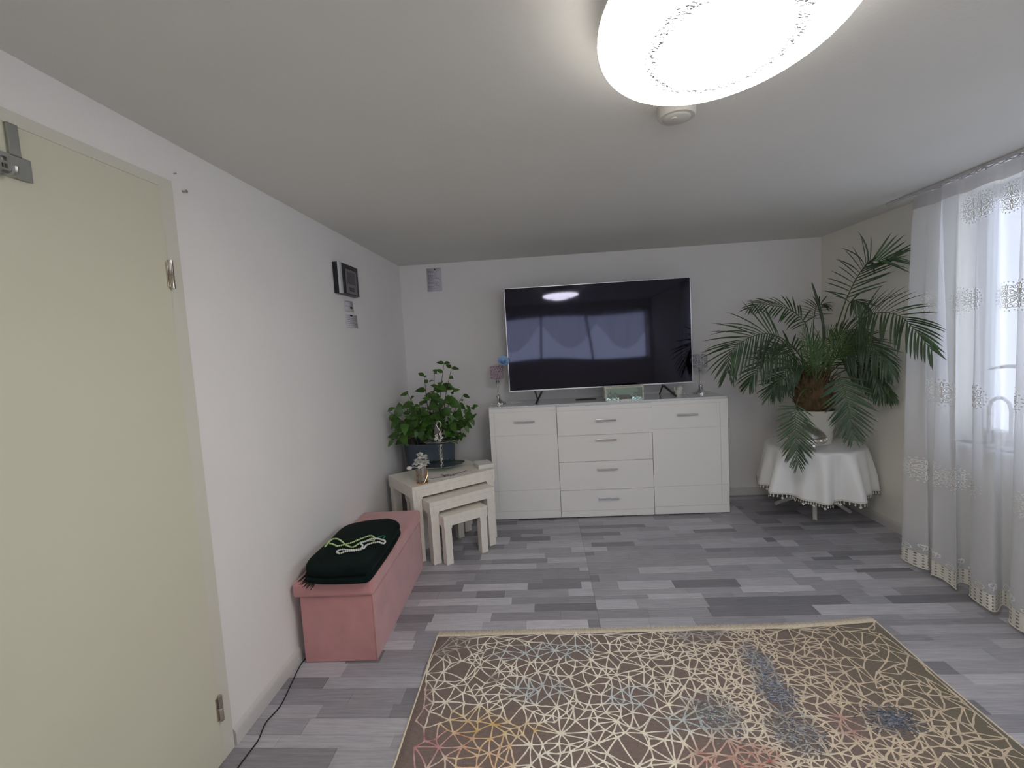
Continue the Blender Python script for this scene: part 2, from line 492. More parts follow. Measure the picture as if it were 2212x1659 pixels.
# ------------------------------------------------------------------ door in the left wall
dr = tag(MB().box(XL - 0.02, XL + 0.012, 0.62, 1.4832, 0.006, 1.969, 0.0015).build('door_1', M_door), 'cream flush door leaf with two nickel hinges', None, None, 'structure')
MB().box(XL, XL + 0.008, 1.485, 1.545, 0.0, 2.004, 0.002).build('casing_side', M_casing, dr)
MB().prism([(0.55, 1.971), (1.4845, 1.971), (1.545, 2.004), (0.55, 2.004)], XL, XL + 0.0075, 0.0015, 'x').build('casing_head', M_casing, dr)
for zc in (1.69, 0.20):
    h = MB(); c = (XL + 0.019, 1.484)
    h.lathe([(0.0045, -0.046), (0.0078, -0.045), (0.0078, -0.001), (0.0070, 0.0), (0.0078, 0.001), (0.0078, 0.045), (0.0045, 0.046)], (c[0], c[1], zc), 14)
    h.box(XL + 0.0115, XL + 0.016, 1.470, 1.4838, zc - 0.040, zc + 0.040)
    h.build('hinge', M_nickel, dr)

# over-door hanger
hg = thing('over_door_hanger', 'grey steel hanger plate hooked over the top of the cream door', 'hanger', (XL + 0.0125, 1.054, 1.85))
hb = MB()
hb.box(-0.002, 0.002, -0.012, 0.012, 0.045, 0.118, 0.0006).box(-0.0125, 0.002, -0.012, 0.012, 0.116, 0.1185, 0.0006)
hb.build('strap', M_steel, hg, M=Matrix.Translation((0.006, 0, 0)))
pl = MB()
def plate_with_slots(mb):
    ys = [-0.11, -0.033, -0.021, 0.031]; zs = [-0.004, 0.011, 0.021, 0.027, 0.037, 0.047]
    for i in range(3):
        for j in range(5):
            if i == 1 and j in (1, 3): continue
            z1 = zs[j + 1]
            mb.box(0.004, 0.008, ys[i], ys[i + 1], zs[j], z1)
plate_with_slots(pl)
pl.box(0.004, 0.0079, -0.0295, -0.0285, 0.011, 0.021)
pl.build('plate', M_steel, hg, shade=30)
MB().tube(spline([(0.008, -0.03, 0.000), (0.022, -0.03, -0.006), (0.034, -0.03, -0.002), (0.036, -0.03, 0.010)], 10), 0.006, 8).build('hook', M_steel, hg)

# small nail in the wall, tiny hook above
nl = MB(); nl.lathe([(0.0035, 0), (0.0035, 0.012), (0.006, 0.013), (0.005, 0.016)], n=10, M=Matrix.Translation((XL, 1.60, 1.988)) @ Matrix.Rotation(PI / 2, 4, 'Y'))
tag(nl.build('wall_nail', M_steel), 'small grey nail in the wall beside the upper door corner', 'nail')
nl = MB(); nl.lathe([(0.0018, 0), (0.0018, 0.008), (0.003, 0.009)], n=8, M=Matrix.Translation((XL, 1.567, 2.037)) @ Matrix.Rotation(PI / 2, 4, 'Y'))
tag(nl.build('wall_nail', M_steel), 'tiny nail above the corner of the door casing', 'nail')

# ------------------------------------------------------------------ intercom and notes
ic = thing('video_intercom', 'black and silver video door intercom on the white wall', 'intercom', (XL, 2.90, 1.86))
# local frame: x out of wall, y along wall, z up;
MB().box(0, 0.030, -0.148, 0.150, -0.094, 0.088, 0.003).build('body', M_dark, ic)
f = MB(); f.box(0.0302, 0.044, -0.150, -0.118, -0.094, 0.088, 0.002); f.build('silver_strip', M_icsilver, ic)
f = MB(); f.box(0.0302, 0.042, -0.1175, 0.132, -0.094, 0.088, 0.002); f.build('bezel', M_dark, ic)
f = MB(); f.box(0.0302, 0.042, 0.1325, 0.152, -0.094, 0.088, 0.002); f.build('silver_strip', M_icsilver, ic)
f = MB(); f.box(0.0425, 0.0455, -0.072, 0.094, -0.088, 0.058, 0.001); f.build('control_panel', M_panel, ic)
f = MB(); f.box(0.0456, 0.0465, -0.050, 0.072, -0.030, 0.044, 0.0005); f.build('screen', M_lcd, ic)
for z in (-0.055, -0.068):
    MB().box(0.0456, 0.049, -0.030, 0.040, z - 0.004, z + 0.004, 0.001).build('button_bar', M_dark, ic)

def note(name, label, M, w, h, lines, ink, thick=0.0012, mark=None, rnd=1):
    rr = random.Random(rnd)
    t = thing(name, label, 'note'); t.matrix_world = M
    sh = MB(); n = 7; vs = []; fs = []
    for i in range(n):
        for j in range(2):
            u = i / (n - 1)
            vs.append(((j - .5) * w, 0.0015 + 0.004 * u * u, -u * h))
    for i in range(n - 1): fs.append((2 * i, 2 * i + 1, 2 * i + 3, 2 * i + 2))
    sh.add(vs, fs)
    o = sh.build('sheet', M_paper, t, recalc=False)
    o.modifiers.new('thickness', 'SOLIDIFY').thickness = 0.0006
    wr_ = MB()
    for k in range(lines):
        z = -h * (0.13 + 0.8 * k / lines); yy = 0.0032 + 0.004 * (z / h) ** 2
        x = -w * 0.42; end = w * rr.uniform(0.15, 0.44)
        while x < end:
            L = rr.uniform(0.008, 0.02)
            wr_.add([(x, yy, z - thick), (min(x + L, end), yy, z - thick), (min(x + L, end), yy, z + thick), (x, yy, z + thick)], [(0, 1, 2, 3)])
            x += L + 0.005
    wr_.build('handwriting', M_ink, t, smooth=False, kind='stuff')
    if mark:
        MB().box(mark[0] - mark[2], mark[0] + mark[2], 0.0035, 0.005, mark[1] - mark[3], mark[1] + mark[3]).build('ink_mark', ink, t)
    return t
ML = Matrix.Translation((XL, 0, 0)) @ Matrix.Rotation(PI / 2, 4, 'Z') @ Matrix.Scale(-1, 4, (0, 1, 0))
# a note on the left wall: local x runs along world +y, local y points out of the wall
def on_left(y, z): return Matrix(((0, 1, 0, XL), (1, 0, 0, y), (0, 0, 1, z), (0, 0, 0, 1)))
def on_back(x, z): return Matrix(((1, 0, 0, x), (0, -1, 0, YB), (0, 0, 1, z), (0, 0, 0, 1)))
note('paper_note', 'small pale note with one short line right under the intercom', on_left(2.945, 1.738), 0.135, 0.068, 2, M_inkdark, mark=(0.03, -0.042, 0.014, 0.006), rnd=3)
note('paper_note', 'handwritten square note, the lower one below the intercom', on_left(2.975, 1.652), 0.175, 0.085, 6, M_inkdark, mark=(-0.01, -0.006, 0.016, 0.005), rnd=4)
note('paper_note', 'tall handwritten sheet taped to the back wall near the ceiling', on_back(-0.897, 2.103), 0.128, 0.198, 15, M_inkdark, mark=(0.01, -0.012, 0.005, 0.005), rnd=5)

# ------------------------------------------------------------------ ceiling lamp and smoke detector
lm = thing('ceiling_lamp', 'oval white glass ceiling lamp with a ring of tiny crystals, lit', 'lamp', (0.42, 1.10, H))
AX, BX, RZ = 0.335, 0.262, math.radians(-97 + 0)
prof_d = []
for i in range(13):
    u = i / 12
    prof_d.append((max(0.02, u), -0.142 + 0.052 * u ** 2))
MB().lathe(prof_d + [(1.003, -0.086), (1.0, -0.079)], (0, 0, 0), 64, AX, BX, RZ, capt=False).build('opal_glass', M_lamp, lm, shade=60)
MB().lathe([(0.998, -0.0789), (0.995, -0.077), (0.3, -0.075)], (0, 0, 0), 64, AX, BX, RZ).build('back_plate', M_detector, lm)
MB().lathe([(0.10, -0.075), (0.105, -0.03), (0.105, 0.0)], n=32).build('ceiling_mount', M_detector, lm)
cr = MB(); rr = random.Random(5)
M_dash = mat('grey_crystal', srgb(190, 190, 194), 0.4)
for k in range(560):
    a = 2 * PI * (k + rr.random()) / 560; rad = 0.56 + rr.uniform(-0.045, 0.045)
    x, y = rad * math.cos(a) * AX, rad * math.sin(a) * BX
    x, y = x * math.cos(RZ) - y * math.sin(RZ), x * math.sin(RZ) + y * math.cos(RZ)
    z = -0.142 + 0.052 * rad ** 2 - 0.0006
    s_ = rr.uniform(0.0030, 0.0052); th = rr.uniform(-0.6, 0.6)
    l, w_ = s_ * rr.uniform(1, 2.2), s_ * 0.55
    ca, sa = math.cos(th), math.sin(th)
    P = [(l, 0), (0, w_), (-l, 0), (0, -w_)]
    vs = [(x + p[0] * ca - p[1] * sa, y + p[0] * sa + p[1] * ca, z) for p in P] + [(x, y, z - 0.0009)]
    cr.add(vs, [(0, 1, 4), (1, 2, 4), (2, 3, 4), (3, 0, 4), (3, 2, 1, 0)])
cr.build('crystal_ring', M_dash, lm, smooth=False, kind='stuff')

sd = thing('smoke_detector', 'small round white smoke detector on the ceiling beside the lamp', 'detector', (0.475, 1.635, H))
MB().lathe([(0.056, -0.036), (0.060, -0.028), (0.060, 0)], n=40).build('housing', M_detector, sd)
MB().lathe([(0.0001, -0.043), (0.034, -0.042), (0.042, -0.0385), (0.044, -0.0362)], n=40).build('cover_ring', M_detector, sd)
MB().lathe([(0.0001, -0.0455), (0.009, -0.045), (0.010, -0.0422)], (-0.012, -0.014, 0), n=16).build('test_button', M_detector, sd)

# ------------------------------------------------------------------ window, sill, rail, curtain
wn = thing('window_1', 'white framed window behind the sheer curtain', None); wn['kind'] = 'structure'
xo, xi = XR + 0.10, XR + 0.16
fr = MB()
fr.box(xo, xi, wy0, wy1, wz0, wz0 + 0.075, 0.006).box(xo, xi, wy0, wy1, wz1 - 0.06, wz1, 0.006)
fr.box(xo, xi, wy0, wy0 + 0.06, wz0 + 0.075, wz1 - 0.06, 0.006).box(xo, xi, wy1 - 0.06, wy1, wz0 + 0.075, wz1 - 0.06, 0.006)
fr.build('frame', M_frame, wn)
for ym in (1.75,):
    MB().box(xo - 0.01, xi, ym - 0.05, ym + 0.05, wz0 + 0.075, wz1 - 0.06, 0.006).build('mullion', M_frame, wn)
for a, b in ((wy0 + 0.06, 1.70), (1.80, wy1 - 0.06)):
    MB().box(xo + 0.025, xo + 0.031, a, b, wz0 + 0.075, wz1 - 0.06).build('pane', M_pane, wn)
MB().box(XR - 0.035, xo, wy0 - 0.03, wy1 + 0.0, wz0 - 0.028, wz0, 0.005).build('sill', M_frame, wn)
w2 = thing('window_2', 'wide white framed window in the wall behind the viewer', None); w2['kind'] = 'structure'
fr = MB()
for a, b, c, d in ((rx0, rx1, rz0, rz0 + .05), (rx0, rx1, rz1 - .05, rz1)): fr.box(a, b, YR - .12, YR - .06, c, d)
for xx in (rx0, 0.19, 1.11, rx1 - .06): fr.box(xx, xx + .035, YR - .12, YR - .06, rz0 + .05, rz1 - .05)
fr.build('frame', M_frame, w2)
for a, b in ((rx0 + .035, .19), (.225, 1.11), (1.145, rx1 - .06)): MB().box(a, b, YR - .095, YR - .09, rz0 + .05, rz1 - .05).build('pane', M_pane, w2)
# swag net curtain at the rear window (its mirror image shows in the television)
sw = MB(); nx, nz = 90, 14
def swag_depth(u):
    w_ = abs(math.sin(u * PI * 3)); return 0.25 + 0.5 * w_
vs, fs = [], []
for i in range(nx + 1):
    u = i / nx
    for j in range(nz + 1):
        v = j / nz
        vs.append((rx0 - .05 + u * (rx1 - rx0 + .1), YR + 0.05 + 0.018 * math.sin(u * 70 + v), rz1 + 0.06 - v * swag_depth(u) ))
for i in range(nx):
    for j in range(nz):
        a = i * (nz + 1) + j; fs.append((a, a + 1, a + nz + 2, a + nz + 1))
sw.add(vs, fs)
tag(sw.build('swag_curtain', sheer_mat('swag_voile', (0.8, 0.78, 0.80, 1), 0.38, 0.6), recalc=False), 'swagged net curtain over the window behind the viewer', 'curtain')

rail = tag(MB().box(2.165, 2.20, 0.75, 3.15, H - 0.016, H, 0.003).build('curtain_rail', M_rail), 'white curtain rail fixed to the ceiling before the window', 'rail')

CT, CB, UL = 2.116, 0.028, 2.15           # top z, hem z, cloth parameter length
Y_TOP0, Y_BOT0 = 2.925, 2.78
def curtain_pt(u, z):
    """u: distance along the curtain from its edge near the palm; z: height"""
    t = max(0.0, min(1.0, (CT - z) / (CT - CB)))
    e = t ** 0.8
    y0 = Y_TOP0 + (Y_BOT0 - Y_TOP0) * t
    yy = y0 - u * (1.0 - 0.0 * t)
    amp = 0.009 + 0.044 * e
    ph = 0.5 * math.sin(3.1 * u + 1.0)
    w1 = math.sin(2 * PI * u / 0.205 + 0.4 + ph)
    w2_ = math.sin(2 * PI * u / 0.093 + 1.3 + 0.7 * math.sin(5 * u))
    xx = 2.182 - 0.085 * e - amp * (w1 * 0.85 + 0.30 * w2_)
    yy += amp * 0.95 * math.sin(4 * PI * u / 0.205 + 0.8 + 2 * ph)
    return Vector((xx, yy, z))
cu = thing('sheer_curtain', 'white sheer curtain with embroidered medallions and lace hem before the window', 'curtain', (0, 0, 0))
HB = 0.075                                   # lace band height
nu, nz = 420, 44
vs, fs = [], []
zs = [CT - 0.075 - (CT - 0.075 - CB - HB) * j / nz for j in range(nz + 1)]
for i in range(nu + 1):
    for z in zs: vs.append(curtain_pt(UL * i / nu, z))
for i in range(nu):
    for j in range(nz):
        a = i * (nz + 1) + j; fs.append((a, a + 1, a + nz + 2, a + nz + 1))
cl = MB(); cl.add(vs, fs); cl.build('voile', M_sheer, cu, recalc=False, shade=180)
vs, fs = [], []
for i in range(nu + 1):
    for z in (CT, CT - 0.035, CT - 0.075): vs.append(curtain_pt(UL * i / nu, z) + Vector((-0.0015, 0, 0)))
for i in range(nu):
    for j in range(2):
        a = i * 3 + j; fs.append((a, a + 1, a + 4, a + 3))
cl = MB(); cl.add(vs, fs); cl.build('header_tape', M_tape, cu, recalc=False, shade=180)
MB().tube([curtain_pt(UL * i / 200, CT) + Vector((-0.006, 0, 0.003 + 0.003 * math.sin(i * 1.3))) for i in range(201)], 0.003, 5).build('header_cord', M_rail, cu)
for k in range(16):
    p = curtain_pt(0.02 + k * 0.138, CT)
    MB().box(p.x - .003, p.x + .003, p.y - .004, p.y + .004, CT - 0.006, H - 0.0162).build('glider', M_rail, cu)
# lace band: cells with round holes
lc = MB(); cw = 0.0115; rows = 5; rh = HB / rows
ncell = int(UL / cw)
def scallop(u): return 0.010 * abs(math.sin(PI * u / 0.075)) - 0.005
def lace_pt(u, v):                           # v 0 top .. 1 bottom
    z = CB + HB * (1 - v) - scallop(u) * v * v
    return curtain_pt(u, max(z, 0.004)) + Vector((-0.002, 0, 0))
for i in range(ncell):
    for j in range(rows):
        u0, u1, v0, v1 = i * cw, (i + 1) * cw, j / rows, (j + 1) / rows
        outer = [(u0, v0), ((u0 + u1) / 2, v0), (u1, v0), (u1, (v0 + v1) / 2), (u1, v1), ((u0 + u1) / 2, v1), (u0, v1), (u0, (v0 + v1) / 2)]
        uc, vc = (u0 + u1) / 2, (v0 + v1) / 2
        inner = []
        for (a, b) in outer:
            inner.append((uc + (a - uc) * (0.42 if abs(a - uc) + abs(b - vc) * 0.1 > 0 else 0.5) * (0.75 if a != uc and b != vc else 1), vc + (b - vc) * 0.5 * (0.75 if a != uc and b != vc else 1)))
        P = [lace_pt(a, b) for a, b in outer] + [lace_pt(a, b) for a, b in inner]
        lc.add(P, [(k, (k + 1) % 8, 8 + (k + 1) % 8, 8 + k) for k in range(8)])
lc.build('hem_lace', M_hem, cu, recalc=False, smooth=False, kind='stuff')
MB().tube([lace_pt(UL * i / 760, 1.0) for i in range(761)], 0.003, 5).build('scalloped_edge', M_hem, cu)

def ribbon_on(mb, pts, w_, fn):
    """flat thread of width w_ along cloth points pts=(u,z), lifted off by fn"""
    n = len(pts); L = []
    for i in range(n):
        a, b = pts[max(0, i - 1)], pts[min(n - 1, i + 1)]
        du, dz = b[0] - a[0], b[1] - a[1]; l = math.hypot(du, dz) or 1
        nx_, nz_ = -dz / l, du / l
        L.append((fn(pts[i][0] + nx_ * w_, pts[i][1] + nz_ * w_), fn(pts[i][0] - nx_ * w_, pts[i][1] - nz_ * w_)))
    vs = [p for q in L for p in q]
    mb.add(vs, [(2 * i, 2 * i + 1, 2 * i + 3, 2 * i + 2) for i in range(n - 1)])
def cloth_normal(u, z):
    n_ = (curtain_pt(u + 0.002, z) - curtain_pt(u - 0.002, z)).cross(curtain_pt(u, z + 0.004) - curtain_pt(u, z - 0.004))
    n_.normalize()
    return n_ if -0.8 * n_.x - 0.35 * n_.y > 0 else -n_
def lift(u, z): return curtain_pt(u, z) + cloth_normal(u, z) * 0.0035
def scroll(c, r, a0, turns, s_, n=16, r1=0.25):
    out = []
    for i in range(n):
        t = i / (n - 1); a = a0 + s_ * turns * 2 * PI * t; q = r * (1 - (1 - r1) * t)
        out.append((c[0] + q * math.cos(a) * 0.78, c[1] + q * math.sin(a)))
    return out
def medallion(u, z, r=0.072):
    mb = MB(); th = 0.0013
    P = lambda rad, a: (u + rad * r * math.cos(a) * 0.78, z + rad * r * math.sin(a))
    for k in range(4):
        a = k * PI / 2
        ribbon_on(mb, [P(0.02, a), P(0.2, a), P(0.42, a)], th * 1.5, lift)
        for sg_ in (-1, 1):
            ribbon_on(mb, scroll(P(0.34, a + sg_ * PI / 4 * 0.95), 0.20 * r, a + sg_ * 3.6, 1.25, sg_, 14), th, lift)
            ribbon_on(mb, scroll(P(0.62, a + sg_ * 0.28), 0.17 * r, a + sg_ * 2.6, 1.25, sg_, 14), th, lift)
            ribbon_on(mb, [P(0.30, a), P(0.45, a + sg_ * 0.16), P(0.60, a + sg_ * 0.10), P(0.80, a)], th, lift)
        for sg_ in (-1, 1): ribbon_on(mb, scroll(P(0.70, a + PI / 4 + sg_ * 0.22), 0.15 * r, a + sg_ * 1.2, 1.2, -sg_, 12), th, lift)
    for k in range(26):
        a = k * 2 * PI / 26
        ribbon_on(mb, [P(0.90, a), P(0.97, a + 0.03)], th * 1.6, lift)
    mb.build('embroidered_medallion', M_embro, cu, recalc=False, smooth=False)
for rw, (z, us) in enumerate([(1.945, [0.345, 0.425, 0.545, 0.665, 0.80, 0.95]), (1.495, [0.09, 0.29, 0.385, 0.53, 0.64, 0.78]), (1.02, [0.13, 0.22, 0.40, 0.60, 0.75]), (0.575, [0.05, 0.19, 0.27, 0.39, 0.68, 0.80])]):
    for u in us: medallion(u, z)
bd = MB()
for k in range(int(UL / 0.085)):
    u = 0.04 + k * 0.085; z = CB + HB
    for q in range(3):
        c = (u - 0.026 + q * 0.026, z + 0.017 + 0.024 * (q == 1))
        ribbon_on(bd, scroll(c, 0.016, -1.2 if q % 2 else 2.0, 1.25, 1 if q % 2 else -1, 12), 0.0013, lift)
    ribbon_on(bd, [(u - 0.035, z + 0.004), (u, z + 0.018), (u + 0.006, z + 0.055)], 0.0012, lift)
    ribbon_on(bd, [(u - 0.004, z + 0.046), (u + 0.012, z + 0.050)], 0.003, lift)
bd.build('scroll_border', M_embro, cu, recalc=False, smooth=False, kind='stuff')

# ornaments on the sill behind the curtain
orn = thing('arched_ornament', 'white arched ornament standing on the window sill behind the curtain', 'ornament', (XR + 0.035, 2.60, wz0))
MB().box(-0.03, 0.03, -0.07, 0.07, 0, 0.012, 0.002).build('base', M_frame, orn)
ar = [( -0.06, 0.012), (-0.06, 0.20)] + [(-0.06 * math.cos(a * PI / 10), 0.20 + 0.07 * math.sin(a * PI / 10)) for a in range(1, 10)] + [(0.06, 0.20), (0.06, 0.012)]
MB().tube([(0, p[0], p[1]) for p in ar], 0.009, 8).build('arch', M_frame, orn)
MB().lathe([(0.02, 0.012), (0.022, 0.09), (0.004, 0.092)], n=18).build('candle', M_flower, orn)
orn = thing('pointed_ornament', 'slim grey pointed ornament on the window sill behind the curtain', 'ornament', (XR + 0.045, 2.49, wz0))
MB().lathe([(0.032, 0), (0.032, 0.008), (0.006, 0.012)], n=18).build('base', M_steel, orn)
MB().tube(spline([(0, 0, 0.01), (0, 0.012, 0.2), (0, 0.02, 0.32), (0, 0.0, 0.43), (0, -0.012, 0.56)], 16), [0.004] * 4 + [0.006, 0.008, 0.010, 0.012, 0.012, 0.010, 0.007, 0.005, 0.004, 0.003, 0.002, 0.001], 10).build('body', M_steel, orn)
MB().tube(spline([(0, 0.0, 0.42), (0, 0.06, 0.435), (0, 0.14, 0.425), (0, 0.20, 0.41)], 10), [0.005, 0.007, 0.009, 0.010, 0.010, 0.009, 0.007, 0.005, 0.003, 0.001], 10).build('wing', M_steel, orn)

# ------------------------------------------------------------------ sideboard
sb = thing('sideboard', 'white gloss sideboard with two doors and four drawers', 'sideboard', (0.477, 3.69, 0))
X0, X1, D = -0.92, 0.92, 0.412
cs = MB()
cs.box(X0, X1, 0.022, D, 0.895, 0.92, 0.0015)
cs.build('top', M_whitetop, sb)
cs = MB()
cs.box(X0, X0 + 0.018, 0.022, D, 0.012, 0.894, 0.001).box(X1 - 0.018, X1, 0.022, D, 0.012, 0.894, 0.001)
cs.box(X0 + .018, X1 - .018, D - 0.01, D, 0.012, 0.894).box(X0 + .018, X1 - .018, 0.024, D - .01, 0.012, 0.03)
for xx in (-0.388, 0.345): cs.box(xx - .009, xx + .009, 0.024, D - .01, 0.03, 0.894)
cs.build('carcass', M_white, sb)
MB().box(X0 + 0.03, X1 - 0.03, 0.05, D - 0.02, 0.0, 0.0115).build('plinth', M_dark, sb)
def front(name, x0, x1, z0, z1, vg=None, hg=(), yo=0.0):
    """panel front with recessed grooves: vg = x of vertical groove, hg = z of horizontal grooves"""
    g = 0.0022; mb = MB()
    mb.box(x0, x1, 0.006 + yo, 0.0215 + yo, z0, z1, 0.001)
    hs = sorted([h for h in hg if z0 < h < z1])
    zz = [z0] + hs + [z1]
    for k in range(len(zz) - 1):
        za = zz[k] + (g if k > 0 else 0); zb = zz[k + 1] - (g if k < len(zz) - 2 else 0)
        inner = vg is not None and 0.06 < (za + zb) / 2 < 0.885 and not (k == 0 or k == len(zz) - 2)
        if inner:
            mb.box(x0, vg - g, yo, 0.007 + yo, za - (g if k > 1 else 0) * 0, zb, 0.0009)
            mb.box(vg + g, x1, yo, 0.007 + yo, za, zb, 0.0009)
        else:
            mb.box(x0, x1, yo, 0.007 + yo, za, zb, 0.0009)
    return mb.build(name, M_white, sb, shade=30)
def bar_handle(par, xc, z, yo=0.0, L=0.158):
    h = MB()
    h.box(xc - L / 2, xc + L / 2, yo - 0.026, yo - 0.016, z - 0.0085, z + 0.0085, 0.0018)
    for s_ in (-1, 1): h.box(xc + s_ * (L / 2 - 0.012) - 0.005, xc + s_ * (L / 2 - 0.012) + 0.005, yo - 0.017, yo - 0.0003, z - 0.005, z + 0.005)
    h.build('handle', M_chrome, par)
d1 = front('door', X0 + 0.001, -0.3895, 0.012, 0.905, X0 + 0.040, (0.075, 0.245, 0.690, 0.878))
bar_handle(d1, -0.641, 0.799)
d2_ = front('door', 0.3465, X1 - 0.001, 0.012, 0.905, X1 - 0.060, (0.075, 0.235, 0.690, 0.878))
bar_handle(d2_, 0.610, 0.797)
for (z0, z1, hgz, yo, hz) in ((0.673, 0.903, (0.868,), -0.016, 0.785), (0.4585, 0.6705, (), 0.0, 0.629), (0.2295, 0.456, (), 0.0, 0.396), (0.012, 0.227, (0.062,), 0.0, 0.160)):
    dq = front('drawer', -0.386, 0.343, z0, z1, None, hgz, yo)
    bar_handle(dq, -0.012, hz, yo)

# ------------------------------------------------------------------ television
tv = thing('television', 'large flat screen television switched off on the white sideboard', 'television', (0.46, 3.87, 0.92), 0.0)
TW, TH0, TH1 = 0.741, 0.099, 0.939
MB().box(-TW, TW, 0.002, 0.032, TH0, TH1, 0.003).box(-0.5, 0.5, 0.032, 0.062, TH0 + 0.06, TH0 + 0.5, 0.01).build('back_shell', M_dark, tv)
b_ = MB(); w_ = 0.006
b_.box(-TW, TW, -0.004, 0.0017, TH0, TH0 + 0.010, 0.001).box(-TW, TW, -0.004, 0.0017, TH1 - w_, TH1, 0.001)
b_.box(-TW, -TW + w_, -0.004, 0.0017, TH0 + .010, TH1 - w_, 0.001).box(TW - w_, TW, -0.004, 0.0017, TH0 + .010, TH1 - w_, 0.001)
b_.build('bezel', M_tvframe, tv)
sc = MB(); n = 24; vs = []; fs = []
for i in range(n + 1):
    u = i / n * 2 - 1
    for z in (TH0 + 0.010, TH1 - w_): vs.append((u * (TW - w_), -0.0015 + 0.0005 * u * u, z))
for i in range(n): fs.append((2 * i, 2 * i + 2, 2 * i + 3, 2 * i + 1))
sc.add(vs, fs); sc.build('screen', M_screen, tv, shade=180, recalc=False)
for s_ in (-1, 1):
    xb = 0.505 if s_ > 0 else -0.475
    l = MB()
    l.tube([(xb, 0.014, TH0 - 0.001), (xb - 0.012 * s_ * 0, 0.014, TH0 - 0.006)], 0.010, 8)
    l.box(xb - 0.009, xb + 0.009, -0.002, 0.028, TH0 - 0.012, TH0 - 0.0005, 0.001)
    l.tube([(xb, 0.010, TH0 - 0.010), (xb + (0.075 if s_ > 0 else -0.055), -0.085, 0.005)], [0.009, 0.007], 6)
    xk = xb if s_ > 0 else xb - 0.055
    l.box(xk - 0.009, xk + 0.009, 0.008, 0.030, TH0 - 0.012, TH0 - 0.0005, 0.001)
    l.tube([(xk, 0.020, TH0 - 0.010), (xk + (0.0 if s_ > 0 else 0.02), 0.125, 0.005)], [0.007, 0.006], 6)
    l.build('leg', M_tvleg, tv)
tv.rotation_euler = (0, 0, math.radians(1.15))

# ------------------------------------------------------------------ things on the sideboard
TOPZ = 0.92
def candle_holder(loc, crystal, label, square=False, h=0.315):
    t = thing('crystal_candle_holder', label, 'candle holder', loc, 0, 'crystal candle holders')
    MB().lathe([(0.062, 0), (0.062, 0.006), (0.052, 0.010), (0.030, 0.018), (0.016, 0.034), (0.012, 0.050), (0.018, 0.056), (0.018, 0.066), (0.008, 0.074)], n=28).build('foot', M_chrome, t)
    MB().lathe([(0.0055, 0.073), (0.005, 0.165), (0.013, 0.172), (0.016, 0.182), (0.011, 0.192), (0.020, 0.205), (0.020, 0.209)], n=20).build('stem', M_chrome, t)
    fr_ = MB(); zb, zt, rr_ = 0.21, h, 0.052
    ringn = 24
    for z in (zb, (zb + zt) / 2, zt):
        fr_.tube([(rr_ * math.cos(2 * PI * k / ringn), rr_ * math.sin(2 * PI * k / ringn), z) for k in range(ringn)], 0.0022, 5, closed=True)
    for k in range(12):
        a = 2 * PI * k / 12; fr_.tube([(rr_ * math.cos(a), rr_ * math.sin(a), zb), (rr_ * math.cos(a), rr_ * math.sin(a), zt)], 0.0016, 4)
    fr_.lathe([(0.02, zb - 0.001), (rr_, zb + 0.001)], n=24, capt=False)
    fr_.build('shade_frame', M_chrome, t)
    cr_ = MB()
    for j in range(5):
        for k in range(14):
            a = 2 * PI * (k + 0.5 * (j % 2) * (not square)) / 14; z = zb + 0.010 + (zt - zb - 0.02) * j / 4
            s_ = 0.0095
            c = Vector((rr_ * math.cos(a), rr_ * math.sin(a), z)); o = Vector((math.cos(a), math.sin(a), 0)); tt = Vector((-math.sin(a), math.cos(a), 0)); up = Vector((0, 0, 1))
            P = [c + tt * s_, c + up * s_, c - tt * s_, c - up * s_, c + o * s_ * 0.8, c - o * s_ * 0.6]
            cr_.add(P, [(0, 1, 4), (1, 2, 4), (2, 3, 4), (3, 0, 4), (1, 0, 5), (2, 1, 5), (3, 2, 5), (0, 3, 5)])
    cr_.build('crystals', crystal, t, smooth=False, kind='stuff')
    return t
MB_ = None
def doily(name, loc, rx, ry, rz, label):
    t = thing(name, label, 'doily', loc, rz)
    MB().lathe([(0.96, 0.0), (1.0, 0.001), (0.98, 0.0025), (0.3, 0.003)], n=40, sx=rx, sy=ry).build('mirror_plate', M_mirror, t)
    pb = MB(); n = 46
    for k in range(n):
        a = 2 * PI * k / n; pb.ball((rx * 1.02 * math.cos(a), ry * 1.02 * math.sin(a), 0.0042), 0.0042, 6, 4)
    pb.build('pearl_edge', M_bead_w, t, kind='stuff')
    return t
doily('pearl_doily', (-0.315, 3.905, TOPZ), 0.135, 0.075, math.radians(14), 'pearl-edged mirror doily under the pink crystal candle holder')
doily('pearl_doily', (1.225, 3.955, TOPZ), 0.125, 0.07, 0, 'pearl-edged mirror doily under the clear crystal candle holder')
candle_holder((-0.382, 3.925, TOPZ + 0.0032), M_crystal, 'chrome candle holder with pink crystal shade left of the television')
candle_holder((1.285, 3.96, TOPZ + 0.0032), M_crystal_c, 'chrome candle holder with clear crystal shade right of the television', True)
rs = thing('blue_rose', 'pale blue rose leaning out of the pink crystal candle holder', 'flower', (-0.382, 3.925, TOPZ + 0.215))
tipc = Vector((0.066, -0.105, 0.136))
MB().tube(spline([(0.0, 0.0, 0.0), (0.018, -0.018, 0.06), tipc * 0.9 + Vector((0, 0, -0.012))], 8), 0.0022, 6).build('stem', M_rachis, rs)
ax = Vector((0.25, -0.75, 0.6)).normalized(); q = ax.to_track_quat('Z', 'Y').to_matrix().to_4x4()
